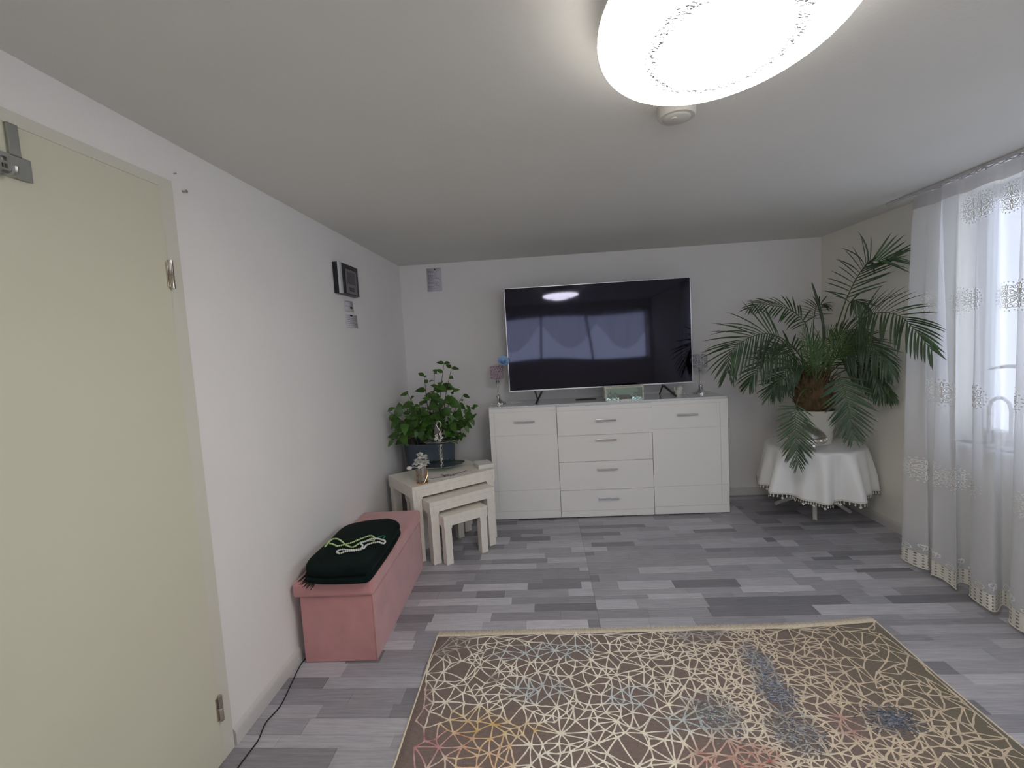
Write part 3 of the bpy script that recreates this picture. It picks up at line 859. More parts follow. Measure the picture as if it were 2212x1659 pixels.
for layer, (n, rad, hh, op) in enumerate(((3, 0.015, 0.026, 0.15), (4, 0.026, 0.027, 0.5), (5, 0.038, 0.024, 0.95))):
    for k in range(n):
        a0 = 2 * PI * k / n + layer * 0.7; wdt = 2 * PI / n * 0.72
        vs, fs = [], []
        for i in range(6):
            a = a0 + (i / 5 - .5) * 2 * wdt
            for j in range(4):
                v = j / 3; rad_ = rad * (0.35 + 0.65 * v) + op * 0.010 * v * v; edge = 1 - 0.35 * abs(i / 5 - .5) * 2 * v
                vs.append((rad_ * math.cos(a), rad_ * math.sin(a), hh * v * edge))
        for i in range(5):
            for j in range(3): fs.append((i * 4 + j, i * 4 + j + 1, (i + 1) * 4 + j + 1, (i + 1) * 4 + j))
        pm = MB(); pm.add(vs, fs)
        pm.build('petal', M_rose, rs, M=Matrix.Translation(tipc) @ q, shade=180, recalc=False)

sl = MB()
sl.prism([(-0.085, -0.012), (-0.004, 0.012), (0.085, -0.002), (0.083, -0.022), (0.0, -0.010), (-0.082, -0.030)], 0, 0.010, 0.002)
o = sl.build('angled_slab', M_dark); o.location = (0.338, 3.915, TOPZ)
tag(o, 'flat black bent slab lying on the sideboard under the television', 'ornament')

jb = thing('jewel_box', 'glass box edged with rhinestones on the white sideboard', 'jewel box', (0.627, 3.733, TOPZ), math.radians(-2))
bw, bd_, bh = 0.143, 0.052, 0.105
g = MB(); g.box(-bw + .004, bw - .004, 0.0, 0.004, 0.006, bh - .006).box(-bw + .004, -bw + .008, .004, bd_ * 2, 0.006, bh - .006).box(bw - .008, bw - .004, .004, bd_ * 2, 0.006, bh - .006)
g.build('glass_sides', M_glass, jb)
MB().box(-bw + .008, bw - .008, 0.004, bd_ * 2, 0.001, 0.006).build('mirror_base', M_mirror, jb)
MB().box(-bw + .004, bw - .004, bd_ * 2, bd_ * 2 + .004, 0.006, bh - .006).build('mirror_back', M_mirror, jb)
MB().box(-bw + .004, bw - .004, 0.004, bd_ * 2, bh - .0058, bh - .001).build('lid', M_glass, jb)
st = MB()
def stones(a, b, n):
    for k in range(n):
        p = Vector(a).lerp(Vector(b), k / (n - 1)); s_ = 0.0078
        P = [p + Vector(v) * s_ for v in ((1, 0, 0), (0, 0, 1), (-1, 0, 0), (0, 0, -1), (0, -1, 0), (0, 1, 0))]
        st.add(P, [(0, 1, 4), (1, 2, 4), (2, 3, 4), (3, 0, 4), (1, 0, 5), (2, 1, 5), (3, 2, 5), (0, 3, 5)])
for z in (0.0062, bh): stones((-bw, 0, z), (bw, 0, z), 26)
for x in (-bw, bw):
    stones((x, 0, 0.016), (x, 0, bh - 0.01), 9); stones((x, 0.012, bh), (x, bd_ * 2, bh), 13); stones((x, bd_ * 2, 0.016), (x, bd_ * 2, bh - .01), 9)
stones((-bw, bd_ * 2, bh), (bw, bd_ * 2, bh), 26)
st.build('rhinestone_edge', M_trim_cr, jb, smooth=False, kind='stuff')
o = MB().box(-0.045, 0.045, -0.02, 0.02, 0, 0.022, 0.006).build('brown_trinket', M_choc); o.location = (0.650, 3.785, TOPZ + 0.0063)
tag(o, 'brown wrapped piece lying inside the rhinestone glass box', 'trinket')
for k, (x, y) in enumerate(((0.535, 3.79), (0.575, 3.80), (0.735, 3.80))):
    o = MB().tube([(0.017 * math.cos(a * PI / 8), 0.004 * math.sin(a), 0.019 + 0.017 * math.sin(a * PI / 8)) for a in range(16)], 0.0028, 6, closed=True).ball((0, 0, 0.038), 0.006, 6, 4).build('silver_ring', M_silver)
    o.location = (x, y, TOPZ + 0.0063 - 0.0 )
    tag(o, ['silver ring nearest the end by the black slab in the glass box', 'second silver ring in the glass box, beside the brown piece', 'silver ring in the glass box at the end away from the black slab'][k], 'ring')

sn = thing('white_figurine', 'small white china figurine on the sideboard behind the television leg', 'figurine', (1.105, 3.95, TOPZ))
MB().lathe([(0.026, 0), (0.030, 0.012), (0.027, 0.030), (0.012, 0.046), (0.001, 0.052)], n=20, sy=0.8).build('body', M_flower, sn)
MB().tube(spline([(-0.02, 0, 0.025), (-0.036, 0, 0.045), (-0.028, 0, 0.064), (-0.040, 0, 0.060)], 10), [0.008, 0.007, 0.006, 0.006, 0.005, 0.005, 0.006, 0.007, 0.005, 0.002], 8).build('neck', M_flower, sn)
for s_ in (-1, 1): MB().ball((0.006, 0.014 * s_, 0.052), 0.02, 8, 6, (1.2, 0.4, 1.0)).build('wing', M_flower, sn)
cup = MB().lathe([(0.012, 0), (0.016, 0.004), (0.019, 0.026), (0.017, 0.026), (0.014, 0.006), (0.001, 0.005)], n=18).build('glass_cup', M_vase); cup.location = (1.050, 3.93, TOPZ)
tag(cup, 'tiny clear glass cup beside the white figurine', 'cup')

# ------------------------------------------------------------------ nest of tables
ANG = math.radians(38.6)
def nest_table(label, loc, w, d, h, ap, leg, grp='nest of cream tables'):
    """loc: front left corner at floor; w along local x, d along local y"""
    t = thing('nesting_table', label, 'table', loc, ANG, grp)
    # apron frame joined to top slab
    ap_ = MB()
    ap_.box(0, w, 0, d, h - ap, h, 0.003)
    # hollow underside is formed by removing the lower inside: build top + three aprons instead
    ap_.bm.free(); ap_ = MB()
    ap_.box(0, w, 0, d, h - 0.028, h, 0.003)
    for (a, b, c, e) in ((0, 0.022, 0.0, d), (w - 0.022, w, 0.0, d)): ap_.box(a, b, c, e, h - ap, h - 0.0275, 0.0015)
    ap_.build('tabletop', M_nest, t)
    MB().box(0.0222, w - 0.0222, 0, 0.022, h - ap, h - 0.0275, 0.0015).build('apron', M_nest, t)
    i_ = 0.006
    for (x, y) in ((i_, i_), (w - leg - i_, i_), (i_, d - leg - i_), (w - leg - i_, d - leg - i_)):
        MB().box(x, x + leg, y, y + leg, 0, h - ap + 0.0, 0.003).build('leg', M_nest, t)
        MB().box(x - 0.0035, x + leg + 0.0035, y - 0.0035, y + leg + 0.0035, h - ap - 0.014, h - ap - 0.0002, 0.002).build('collar', M_nest, t)
    return t
BIG = (-0.888, 2.968)
nest_table('largest cream nesting table, the one carrying the glass cake stand', (BIG[0], BIG[1], 0), 0.640, 0.430, 0.515, 0.078, 0.060)
nest_table('middle cream nesting table pushed under the largest one', (-0.771, 2.933, 0), 0.498, 0.415, 0.42, 0.072, 0.056)
nest_table('smallest cream nesting table in front of the nest', (-0.684, 2.924, 0), 0.330, 0.395, 0.325, 0.068, 0.050)

# ---- things on the largest table
TZ = 0.515
def on_table(x, y): return (x, y, TZ)
ck = thing('cake_stand', 'two tier glass cake stand with silver wire handle on the largest table', 'cake stand', (-0.79, 3.435, TZ))
def leafplate(r, z, ph, sq):
    mb = MB(); wob = lambda a, zz: 1 + 0.07 * math.sin(5 * a + ph) + 0.05 * math.sin(3 * a + 1 + ph) + 0.12 * max(0, math.cos(a - 0.6)) ** 6
    prof = [(0.02, z), (r * 0.6, z + 0.002), (r * 0.9, z + 0.010), (r, z + 0.022), (r, z + 0.026), (r * 0.9, z + 0.0145), (r * 0.6, z + 0.0065), (0.02, z + 0.0045)]
    mb.lathe(prof, n=48, sy=sq, wob=wob)
    return mb
leafplate(0.145, 0.012, 0.4, 0.9).build('lower_plate', M_glass, ck)
leafplate(0.115, 0.190, 1.4, 0.9).build('upper_plate', M_glass, ck)
for (r, z, ph, nm_) in ((0.145, 0.012, 0.4, 'lower_rim'), (0.115, 0.190, 1.4, 'upper_rim')):
    pts_ = []
    for k in range(64):
        a = 2 * PI * k / 64; rr_ = r * (1 + 0.07 * math.sin(5 * a + ph) + 0.05 * math.sin(3 * a + 1 + ph) + 0.12 * max(0, math.cos(a - 0.6)) ** 6)
        pts_.append((rr_ * math.cos(a), rr_ * math.sin(a) * 0.9, z + 0.0245))
    MB().tube(pts_, 0.0028, 6, closed=True).build(nm_, M_rim, ck)
MB().lathe([(0.03, 0), (0.03, 0.006), (0.008, 0.0118)], n=20).build('foot', M_chrome, ck)
MB().tube([(0, 0, 0.01), (0, 0, 0.20)], 0.006, 8).build('post', M_silver, ck)
tw = MB()
for k in range(3):
    tw.tube([(0.014 * math.cos(t_ * 0.55 + k * 2.1), 0.014 * math.sin(t_ * 0.55 + k * 2.1), 0.02 + t_ * 0.0085) for t_ in range(20)], 0.0022, 5)
tw.build('twisted_wire', M_silver, ck)
hd = MB()
hd.tube(spline([(0, 0, 0.20), (-0.016, 0, 0.245), (0.006, 0, 0.305), (0.018, 0, 0.335), (0.0, 0, 0.358), (-0.018, 0, 0.335), (-0.006, 0, 0.305), (0.016, 0, 0.262)], 36), 0.0028, 6)
hd.build('loop_handle', M_silver, ck)
for (x, y, z) in ((-0.018, -0.012, 0.248), (-0.026, -0.014, 0.226), (0.012, -0.012, 0.262), (0.016, -0.010, 0.236), (0.004, -0.016, 0.214)):
    fl = MB()
    fl.ball((x, y, z), 0.006, 8, 6)
    for k in range(5):
        a = 2 * PI * k / 5; fl.ball((x + 0.009 * math.cos(a), y - 0.002, z + 0.009 * math.sin(a)), 0.0065, 6, 4, (1, 0.5, 1))
    fl.build('metal_flower', M_silver, ck)

vz = thing('flower_vase', 'clear glass with gold wire base holding white flowers', 'vase', (-0.845, 3.075, TZ))
MB().lathe([(0.036, 0.0), (0.040, 0.002), (0.040, 0.006), (0.034, 0.008)], n=28).build('gold_base', M_gold, vz)
MB().lathe([(0.033, 0.008), (0.034, 0.05), (0.036, 0.105), (0.034, 0.105), (0.032, 0.05), (0.031, 0.010)], n=28, capt=False).build('glass', M_vase, vz)
gw = MB()
for k in range(9):
    a = k * 0.75; b = a + R.uniform(0.8, 2.0)
    gw.tube([(0.041 * math.cos(a), 0.041 * math.sin(a), 0.006), (0.041 * math.cos((a + b) / 2), 0.041 * math.sin((a + b) / 2), 0.05), (0.041 * math.cos(b), 0.041 * math.sin(b), R.uniform(0.07, 0.1))], 0.0016, 5)
gw.build('wire_cage', M_gold, vz)
st_ = MB()
heads = [(-0.012, -0.012, 0.150), (0.018, -0.010, 0.145), (0.0, 0.016, 0.168), (0.030, 0.008, 0.132), (-0.028, 0.012, 0.138), (0.008, -0.022, 0.130), (0.005, 0.002, 0.182), (0.022, 0.0, 0.172)]
for hpt in heads: st_.tube([(hpt[0] * 0.3, hpt[1] * 0.3, 0.010), hpt], 0.0016, 5)
st_.tube(spline([(-0.01, 0, 0.10), (-0.045, -0.005, 0.112), (-0.072, -0.008, 0.108)], 8), 0.0022, 5)
st_.build('stems', M_flower, vz, kind='stuff')
for hpt in heads:
    fl = MB(); r0 = random.Random(int(abs(hpt[0] * 9000 + hpt[1] * 5000 + hpt[2] * 700)))
    for k in range(7):
        a = 2 * PI * k / 7 + r0.random(); c = Vector(hpt)
        d = Vector((math.cos(a), math.sin(a), r0.uniform(-0.5, 1.1))).normalized(); s_ = d.cross(Vector((0, 0, 1))).normalized()
        P = [c, c + d * 0.021 + s_ * 0.021, c + d * 0.042 + Vector((0, 0, -0.004)), c + d * 0.021 - s_ * 0.021, c + d * 0.022 + Vector((0, 0, 0.008))]
        fl.add(P, [(0, 1, 4), (1, 2, 4), (2, 3, 4), (3, 0, 4)])
    fl.ball(hpt, 0.011, 8, 6)
    fl.build('blossom', M_flower, vz, shade=180, recalc=False)
MB().ball((-0.080, -0.009, 0.105), 0.015, 10, 8, (1.3, 0.9, 0.9)).build('bud', M_flower, vz)

sp = thing('pearl_sprig', 'purple flower sprig with strings of tiny pearls on the largest table', 'decoration', (-0.72, 3.205, TZ))
sg = MB()
sg.tube(spline([(-0.10, -0.055, 0.003), (-0.04, -0.035, 0.005), (0.03, 0.0, 0.006), (0.10, 0.085, 0.004), (0.135, 0.13, 0.003)], 14), 0.0016, 5)
sg.tube(spline([(0.0, -0.02, 0.004), (0.06, 0.03, 0.008), (0.125, 0.11, 0.003)], 10), 0.0014, 5)
sg.build('stem', M_purple, sp)
pu = MB()
for k in range(16):
    c = (R.gauss(0.02, 0.02), R.gauss(-0.005, 0.016), R.uniform(0.005, 0.018)); pu.ball(c, R.uniform(0.003, 0.0055), 6, 4, (1.5, 1, 0.8))
pu.build('buds', M_purple, sp, kind='stuff')
pe = MB()
for k in range(44):
    t_ = k / 43; pe.ball((-0.10 + 0.19 * t_, -0.075 + 0.055 * t_ + 0.010 * math.sin(t_ * 9), 0.0028), 0.0028, 6, 4)
for k in range(20):
    t_ = k / 19; pe.ball((-0.02 + 0.11 * t_, -0.035 + 0.05 * t_ + 0.012 * math.sin(t_ * 7), 0.0028), 0.0028, 6, 4)
pe.build('pearl_string', M_bead_w, sp, kind='stuff')
ws = MB().box(-0.058, 0.058, -0.075, 0.075, 0, 0.030, 0.003).build('white_box', M_flower)
ws.location = (-0.478, 3.452, TZ); ws.rotation_euler = (0, 0, math.radians(24))
tag(ws, 'flat white box lying at the sideboard end of the largest table', 'box')

# ------------------------------------------------------------------ pink storage bench
px = thing('storage_bench', 'dusty pink velvet storage box with overhanging lid against the wall', 'storage bench', (-1.0, 2.452, 0), math.radians(1.0))
bdm = MB(); bdm.box(-0.165, 0.172, -0.448, 0.448, 0.0, 0.3145, 0.006, 3); bdm.build('body', M_pink, px)
ld = MB(); ld.box(-0.190, 0.180, -0.462, 0.462, 0.316, 0.385, 0.016, 4)
for v in ld.bm.verts:
    if v.co.z > 0.36: v.co.z += 0.010 * max(0, 1 - (v.co.x / 0.18) ** 4) * max(0, 1 - (v.co.y / 0.5) ** 6)
ld.build('lid', M_pink, px, shade=60)
for yy in (-0.4485, 0.4485):
    MB().tube([(0.1725, yy, 0.004), (0.1725, yy, 0.312)], 0.0022, 6).build('seam_piping', M_pink, px)
MB().tube([(0.1805, -0.447, 0.3175), (0.1805, 0.447, 0.3175)], 0.0018, 6).build('lid_piping', M_pink, px)

# dark green throw, folded, with a fringe
LZ = 0.3865
tr = thing('folded_throw', 'dark green velvet throw folded on the pink box', 'throw', (-0.985, 2.275, LZ))
out = [(-0.155, -0.235), (-0.10, -0.30), (0.02, -0.315), (0.13, -0.312), (0.168, -0.295), (0.174, -0.20), (0.168, 0.05), (0.150, 0.24), (0.085, 0.315), (0.0, 0.325), (-0.10, 0.300), (-0.165, 0.24), (-0.170, 0.05), (-0.168, -0.12)]
def smooth_poly(P, n):
    P3 = [Vector((p[0], p[1], 0)) for p in P]; m = len(P3); o_ = []
    for i in range(n):
        t_ = i / n * m; k = int(t_); f_ = t_ - k
        a, b, c, d = P3[(k - 1) % m], P3[k % m], P3[(k + 1) % m], P3[(k + 2) % m]
        o_.append(0.5 * ((2 * b) + (c - a) * f_ + (2 * a - 5 * b + 4 * c - d) * f_ * f_ + (3 * b - a - 3 * c + d) * f_ ** 3))
    return o_
ol = smooth_poly(out, 56)
def layer(z0, z1, sc_, dx, dy, seed):
    mb = MB(); rings = []
    prof = [(0.965, z0), (1.0, z0 + (z1 - z0) * 0.3), (1.0, z0 + (z1 - z0) * 0.65), (0.96, z1 - 0.003), (0.85, z1), (0.6, z1 + 0.001), (0.3, z1 + 0.001), (0.02, z1)]
    for (s_, z) in prof:
        ring = []
        for i, p in enumerate(ol):
            q_ = Vector((p.x * s_ * sc_ + dx, p.y * s_ * sc_ + dy, z))
            nn = mnoise.noise(Vector((q_.x * 9, q_.y * 9, seed)))
            q_.z += 0.005 * nn * (z > z0 + 0.006)
            ring.append(mb.bm.verts.new(q_))
        rings.append(ring)
    n = len(ol)
    for A, B in zip(rings, rings[1:]):
        for k in range(n): mb.bm.faces.new([A[k], A[(k + 1) % n], B[(k + 1) % n], B[k]])
    mb.bm.faces.new(rings[0][::-1]); mb.bm.faces.new(rings[-1])
    return mb
layer(0.0, 0.030, 1.0, 0, 0, 1).build('lower_fold', M_throw, tr, shade=180)
layer(0.0285, 0.068, 0.985, 0.0, 0.006, 5).build('upper_fold', M_throw, tr, shade=180)
fg = MB()
for k in range(46):
    x = -0.155 + 0.085 * k / 45 + R.gauss(0, 0.003); y0_ = -0.225 - 0.9 * (x + 0.155)
    L = R.uniform(0.025, 0.06); dx = R.gauss(-0.004, 0.012)
    fg.tube(spline([(x, y0_ + 0.01, 0.014), (x + dx * 0.5, y0_ - L * 0.5, 0.008), (x + dx, y0_ - L, 0.0025)], 5), 0.0014, 4)
fg.build('fringe', M_fringe_g, tr, kind='stuff')

def bead_string(name, label, pts, material, r, z):
    P = spline([(p[0], p[1], z) for p in pts], 900)
    mb = MB(); last = None; acc = []
    for p in P:
        if last is None or (p - last).length >= r * 1.9: acc.append(p); last = p
    for p in acc:
        mb.ball((p.x, p.y, p.z + R.uniform(0, 0.002)), r, 8, 6)
    t = thing(name, label, 'bead string', acc[0])
    o_ = mb.build('beads', material, t, kind='stuff'); o_.matrix_parent_inverse = Matrix.Translation(-Vector(acc[0]))
    return t
gb = [(-1.116, 2.202), (-1.121, 2.252), (-1.118, 2.292), (-1.086, 2.289), (-1.039, 2.239), (-1.012, 2.209), (-0.969, 2.185), (-0.949, 2.239), (-0.911, 2.258), (-0.89, 2.256), (-0.905, 2.30), (-0.934, 2.319), (-0.967, 2.284), (-0.996, 2.243), (-1.03, 2.213), (-1.055, 2.205), (-1.089, 2.228), (-1.117, 2.240)]
gbt = bead_string('bead_string', 'string of pale green beads lying on the dark green throw', gb, M_bead_g, 0.0047, LZ + 0.076)
wbp = [(-1.015, 2.116), (-1.024, 2.13), (-1.014, 2.152), (-0.971, 2.145), (-0.918, 2.152), (-0.921, 2.189), (-0.941, 2.218), (-0.925, 2.238), (-0.901, 2.272), (-0.861, 2.262), (-0.826, 2.238), (-0.823, 2.209), (-0.855, 2.226), (-0.886, 2.214), (-0.903, 2.194), (-0.904, 2.161), (-0.925, 2.139), (-0.978, 2.13), (-0.998, 2.109), (-1.012, 2.114)]
wbt = bead_string('bead_string', 'string of white pearl beads lying on the dark green throw', wbp, M_bead_w, 0.0050, LZ + 0.0805)
o = MB().tube(spline([(-0.892, 2.262, LZ + .076), (-0.882, 2.285, LZ + .080), (-0.864, 2.313, LZ + .078), (-0.845, 2.295, LZ + .08), (-0.855, 2.262, LZ + .076)], 18), 0.0022, 6).build('tassel_loop', M_thread, gbt)
o.matrix_parent_inverse = Matrix.Translation(-gbt.location)

# ------------------------------------------------------------------ leafy plant in the corner
bp_ = thing('leafy_plant', 'bushy green leafy plant in a blue grey planter in the corner', 'plant', (-0.945, 3.745, 0))
BPX, BPY = -0.945, 3.745
MB().lathe([(0.150, 0.0), (0.155, 0.004), (0.205, 0.655), (0.212, 0.672), (0.208, 0.680), (0.200, 0.676), (0.196, 0.60)], n=44, capt=False).build('planter', M_planter, bp_)
MB().lathe([(0.194, 0.60), (0.198, 0.618), (0.1, 0.63), (0.002, 0.632)], n=32).build('soil', M_soil, bp_)
tips = [(-0.77, 3.68, 1.29), (-0.94, 3.7, 1.2), (-1.06, 3.62, 1.07), (-1.09, 3.55, 0.97), (-1.12, 3.42, 0.91), (-1.13, 3.33, 0.98), (-1.12, 3.36, 0.76), (-0.64, 3.72, 1.03), (-0.57, 3.72, 0.93), (-0.58, 3.68, 0.84), (-0.66, 3.62, 0.73), (-0.86, 3.72, 1.22), (-0.88, 3.6, 1.06), (-0.77, 3.58, 1.0), (-0.71, 3.65, 1.07), (-0.99, 3.55, 0.79), (-0.93, 3.6, 0.74), (-0.69, 3.58, 0.86), (-0.97, 3.6, 0.98), (-0.85, 3.75, 1.1), (-1.01, 3.5, 0.89), (-0.74, 3.62, 0.8), (-0.71, 3.66, 1.25), (-0.92, 3.6, 0.88), (-0.62, 3.6, 0.8), (-1.08, 3.45, 0.83)]
def leaf_mesh(name, L, Wd, curl, seed):
    vs, fs = [], []
    n = 6
    for i in range(n + 1):
        t_ = i / n; w_ = Wd * (math.sin(PI * min(1, t_ ** 0.75)) ** 0.85) * (1 - 0.12 * t_)
        if i == n: w_ = 0.0005
        z = -curl * t_ * t_ * L; x = L * t_ * (1 - 0.15 * curl * t_)
        vs += [(x, -w_, z + 0.22 * w_), (x, 0, z), (x, w_, z + 0.22 * w_)]
    for i in range(n):
        a = 3 * i; fs += [(a, a + 1, a + 4, a + 3), (a + 1, a + 2, a + 5, a + 4)]
    me = bpy.data.meshes.new(name); me.from_pydata(vs, [], fs); me.polygons.foreach_set('use_smooth', [True] * len(me.polygons))
    me.materials.append(M_leaf); return me
LM = [leaf_mesh('leaf', 0.098, 0.031, 0.35, 1), leaf_mesh('leaf', 0.082, 0.028, 0.6, 2), leaf_mesh('leaf', 0.110, 0.035, 0.5, 3), leaf_mesh('leaf', 0.062, 0.018, 0.2, 4)]
def orient(d, up):
    d = d.normalized(); y_ = up.cross(d)
    if y_.length < 1e-4: y_ = Vector((0, 1, 0)).cross(d)
    y_.normalize(); z_ = d.cross(y_)
    return Matrix((d, y_, z_)).transposed().to_4x4()
rl = random.Random(21)
nleaf = 0
for k, tp in enumerate(tips):
    tp = Vector(tp) - Vector((BPX, BPY, 0))
    b0 = Vector((max(-.13, min(.13, tp.x * 0.4)) + rl.gauss(0, .02), max(-.12, min(.12, tp.y * 0.4)) + rl.gauss(0, .02), 0.622))
    mid = b0.lerp(tp, 0.5) + Vector((rl.gauss(0, 0.015), rl.gauss(0, 0.015), 0.05 if tp.z > 0.85 else 0.09))
    P = spline([b0, mid, tp], 16)
    MB().tube(P, [0.0045 - 0.003 * i / 15 for i in range(16)], 5).build('stem', M_stem, bp_)
    n_l = 5 if tp.z < 0.9 else 6
    for j in range(n_l + 2):
        f_ = 0.36 + 0.64 * min(1, j / n_l)
        i_ = min(14, int(f_ * 15)); p = P[min(15, int(f_ * 15))]; T_ = (P[i_ + 1] - P[i_]).normalized()
        a = j * 2.4 + k + rl.gauss(0, 0.4)
        ref = Vector((0, 0, 1)) if abs(T_.z) < 0.9 else Vector((1, 0, 0))
        s1 = T_.cross(ref).normalized(); s2 = s1.cross(T_)
        d = (T_ * rl.uniform(0.2, 0.6) + s1 * math.cos(a) + s2 * math.sin(a) + Vector((0, -0.35, -0.15))).normalized()
        me = LM[3] if j >= n_l - 1 else rl.choice(LM[:3])
        o = bpy.data.objects.new('leaf', me); COL.objects.link(o); o.parent = bp_
        up = Vector((rl.gauss(0, .3), -0.9, 0.7))
        mm = orient(d, up); 
        # keep the leaf off the walls
        wp = p + d * 0.085 + Vector((BPX, BPY, 0))
        if wp.x < XL + 0.02: d.x = abs(d.x); mm = orient(d, up)
        if wp.y > YB - 0.02: d.y = -abs(d.y); mm = orient(d, up)
        mm.translation = p; o.matrix_local = mm
        nleaf += 1

# ------------------------------------------------------------------ round table, cloth, pot
rtx, rty, rtz = 1.975, 3.60, 0.545
rt_ = thing('round_table', 'small round white table on splayed feet under the satin cloth', 'table', (rtx, rty, 0))
MB().lathe([(0.300, rtz - 0.028), (0.312, rtz - 0.022), (0.312, rtz - 0.010), (0.306, rtz - 0.004)], n=48).build('tabletop', M_tableleg, rt_)
MB().lathe([(0.03, 0.10), (0.032, 0.14), (0.024, 0.20), (0.022, rtz - 0.07), (0.06, rtz - 0.03)], n=20).build('column', M_tableleg, rt_)
for (fx, fy) in ((-0.066, -0.135), (0.262, 0.00), (-0.165, 0.235)):
    a = Vector((fx, fy, 0)); d = a.normalized()
    MB().tube(spline([d * 0.02 + Vector((0, 0, 0.18)), d * 0.10 + Vector((0, 0, 0.13)), a * 0.85 + Vector((0, 0, 0.045)), a + Vector((0, 0, 0.0145))], 10), [0.016, 0.016, 0.016, 0.0155, 0.015, 0.015, 0.0145, 0.014, 0.014, 0.014], 8).build('leg', M_tableleg, rt_)
tc = thing('tablecloth', 'white satin cloth with pointed lace trim draped over the round table', 'tablecloth', (rtx, rty, rtz))
def cloth_r(a, v):
    """v 0 table edge .. 1 hem"""
    fold = 0.55 * math.sin(9 * a + 0.6) + 0.45 * math.sin(14 * a + 2.0) + 0.25 * math.sin(4 * a)
    r = 0.318 + 0.050 * v + 0.064 * v ** 0.8 * fold
    return max(0.3165, r)
def cloth_pt(a, v):
    r = cloth_r(a, v)
    x, y = r * math.cos(a), r * math.sin(a)
    hem = -0.318 - 0.02 * math.sin(3 * a + 1)
    z = 0.003 + (hem) * (v ** 1.15) + 0.0 
    x = min(x, XR - rtx - 0.022 - 0.006 * math.sin(30 * a) ** 2)
    y = min(y, YB - rty - 0.03)
    return Vector((x, y, z))
cm = MB(); na, nv = 220, 16
vs, fs = [], []
nt_ = 8
for j in range(nt_):
    r = 0.318 * (j + 1) / nt_
    for i in range(na):
        a = 2 * PI * i / na; rr_ = r * (1 if j < nt_ - 1 else 1)
        vs.append((rr_ * math.cos(a), rr_ * math.sin(a), 0.003 if j < nt_ - 1 else 0.0015))
for j in range(1, nv + 1):
    for i in range(na): vs.append(cloth_pt(2 * PI * i / na, j / nv))
for j in range(nt_ + nv - 1):
    for i in range(na):
        a, b = j * na + i, j * na + (i + 1) % na
        fs.append((a, b, b + na, a + na))
vs.append((0, 0, 0.003)); c0 = len(vs) - 1
for i in range(na): fs.append((c0, (i + 1) % na, i))
cm.add(vs, fs); cm.build('satin', M_satin, tc, shade=180)
lt = MB(); nn_ = 150
for i in range(nn_):
    a0, a1 = 2 * PI * i / nn_, 2 * PI * (i + 1) / nn_
    p0, p1 = cloth_pt(a0, 1), cloth_pt(a1, 1)
    o_ = Vector((math.cos(a0), math.sin(a0), 0)) * 0.001
    up = Vector((0, 0, 0.012)); mid = (p0 + p1) / 2; dv = (p1 - p0)
    big = 0.036 if i % 4 == 0 else 0.022
    lt.add([p0 + up + o_, p1 + up + o_, p1 + o_, p0 + o_], [(0, 1, 2, 3)])
    t0 = mid + o_ - Vector((0, 0, big))
    lt.add([mid + o_ - dv * 0.12, mid + o_ + dv * 0.12, mid + o_ + dv * 0.12 - Vector((0, 0, big * 0.5)), mid + o_ - dv * 0.12 - Vector((0, 0, big * 0.5))], [(0, 1, 2, 3)])
    c = mid + o_ - Vector((0, 0, big * 0.7)); s_ = big * 0.32
    lt.add([c + Vector((0, 0, s_)), c + dv.normalized() * s_ * 0.9, c - Vector((0, 0, s_)), c - dv.normalized() * s_ * 0.9], [(0, 1, 2, 3)])
lt.build('lace_trim', M_lace, tc, smooth=False, recalc=False, kind='stuff')

CZ = rtz + 0.0035
sdish = thing('silver_dish', 'domed engraved silver dish with lid on the white tablecloth', 'dish', (1.825, 3.425, CZ))
sdish.scale = (1.28, 1.28, 1.28)
MB().lathe([(0.070, 0.038), (0.094, 0.044), (0.100, 0.052), (0.098, 0.074), (0.092, 0.078)], n=40).build('bowl', M_silver, sdish)
MB().lathe([(0.0925, 0.0782), (0.096, 0.082), (0.084, 0.100), (0.060, 0.122), (0.030, 0.138), (0.010, 0.143)], n=40).build('lid', M_silver, sdish)
MB().lathe([(0.006, 0.143), (0.010, 0.150), (0.006, 0.158), (0.008, 0.163), (0.001, 0.168)], n=14).build('knob', M_silver, sdish)
for k in range(20):
    a = 2 * PI * k / 20
    MB().ball((0.0995 * math.cos(a), 0.0995 * math.sin(a), 0.063), 0.011, 6, 4, (0.45 + 0.3 * abs(math.sin(a)), 0.45 + 0.3 * abs(math.cos(a)), 1.0)).build('boss', M_silver, sdish)
for k in range(3):
    a = -PI / 2 + 0.1 + k * 2 * PI / 3; c, s_ = math.cos(a), math.sin(a)
    MB().tube(spline([(0.058 * c, 0.058 * s_, 0.042), (0.068 * c, 0.068 * s_, 0.026), (0.060 * c, 0.060 * s_, 0.012), (0.068 * c, 0.068 * s_, 0.0055)], 9), [0.014, 0.015, 0.014, 0.011, 0.009, 0.007, 0.006, 0.007, 0.006], 8).build('foot', M_silver, sdish)

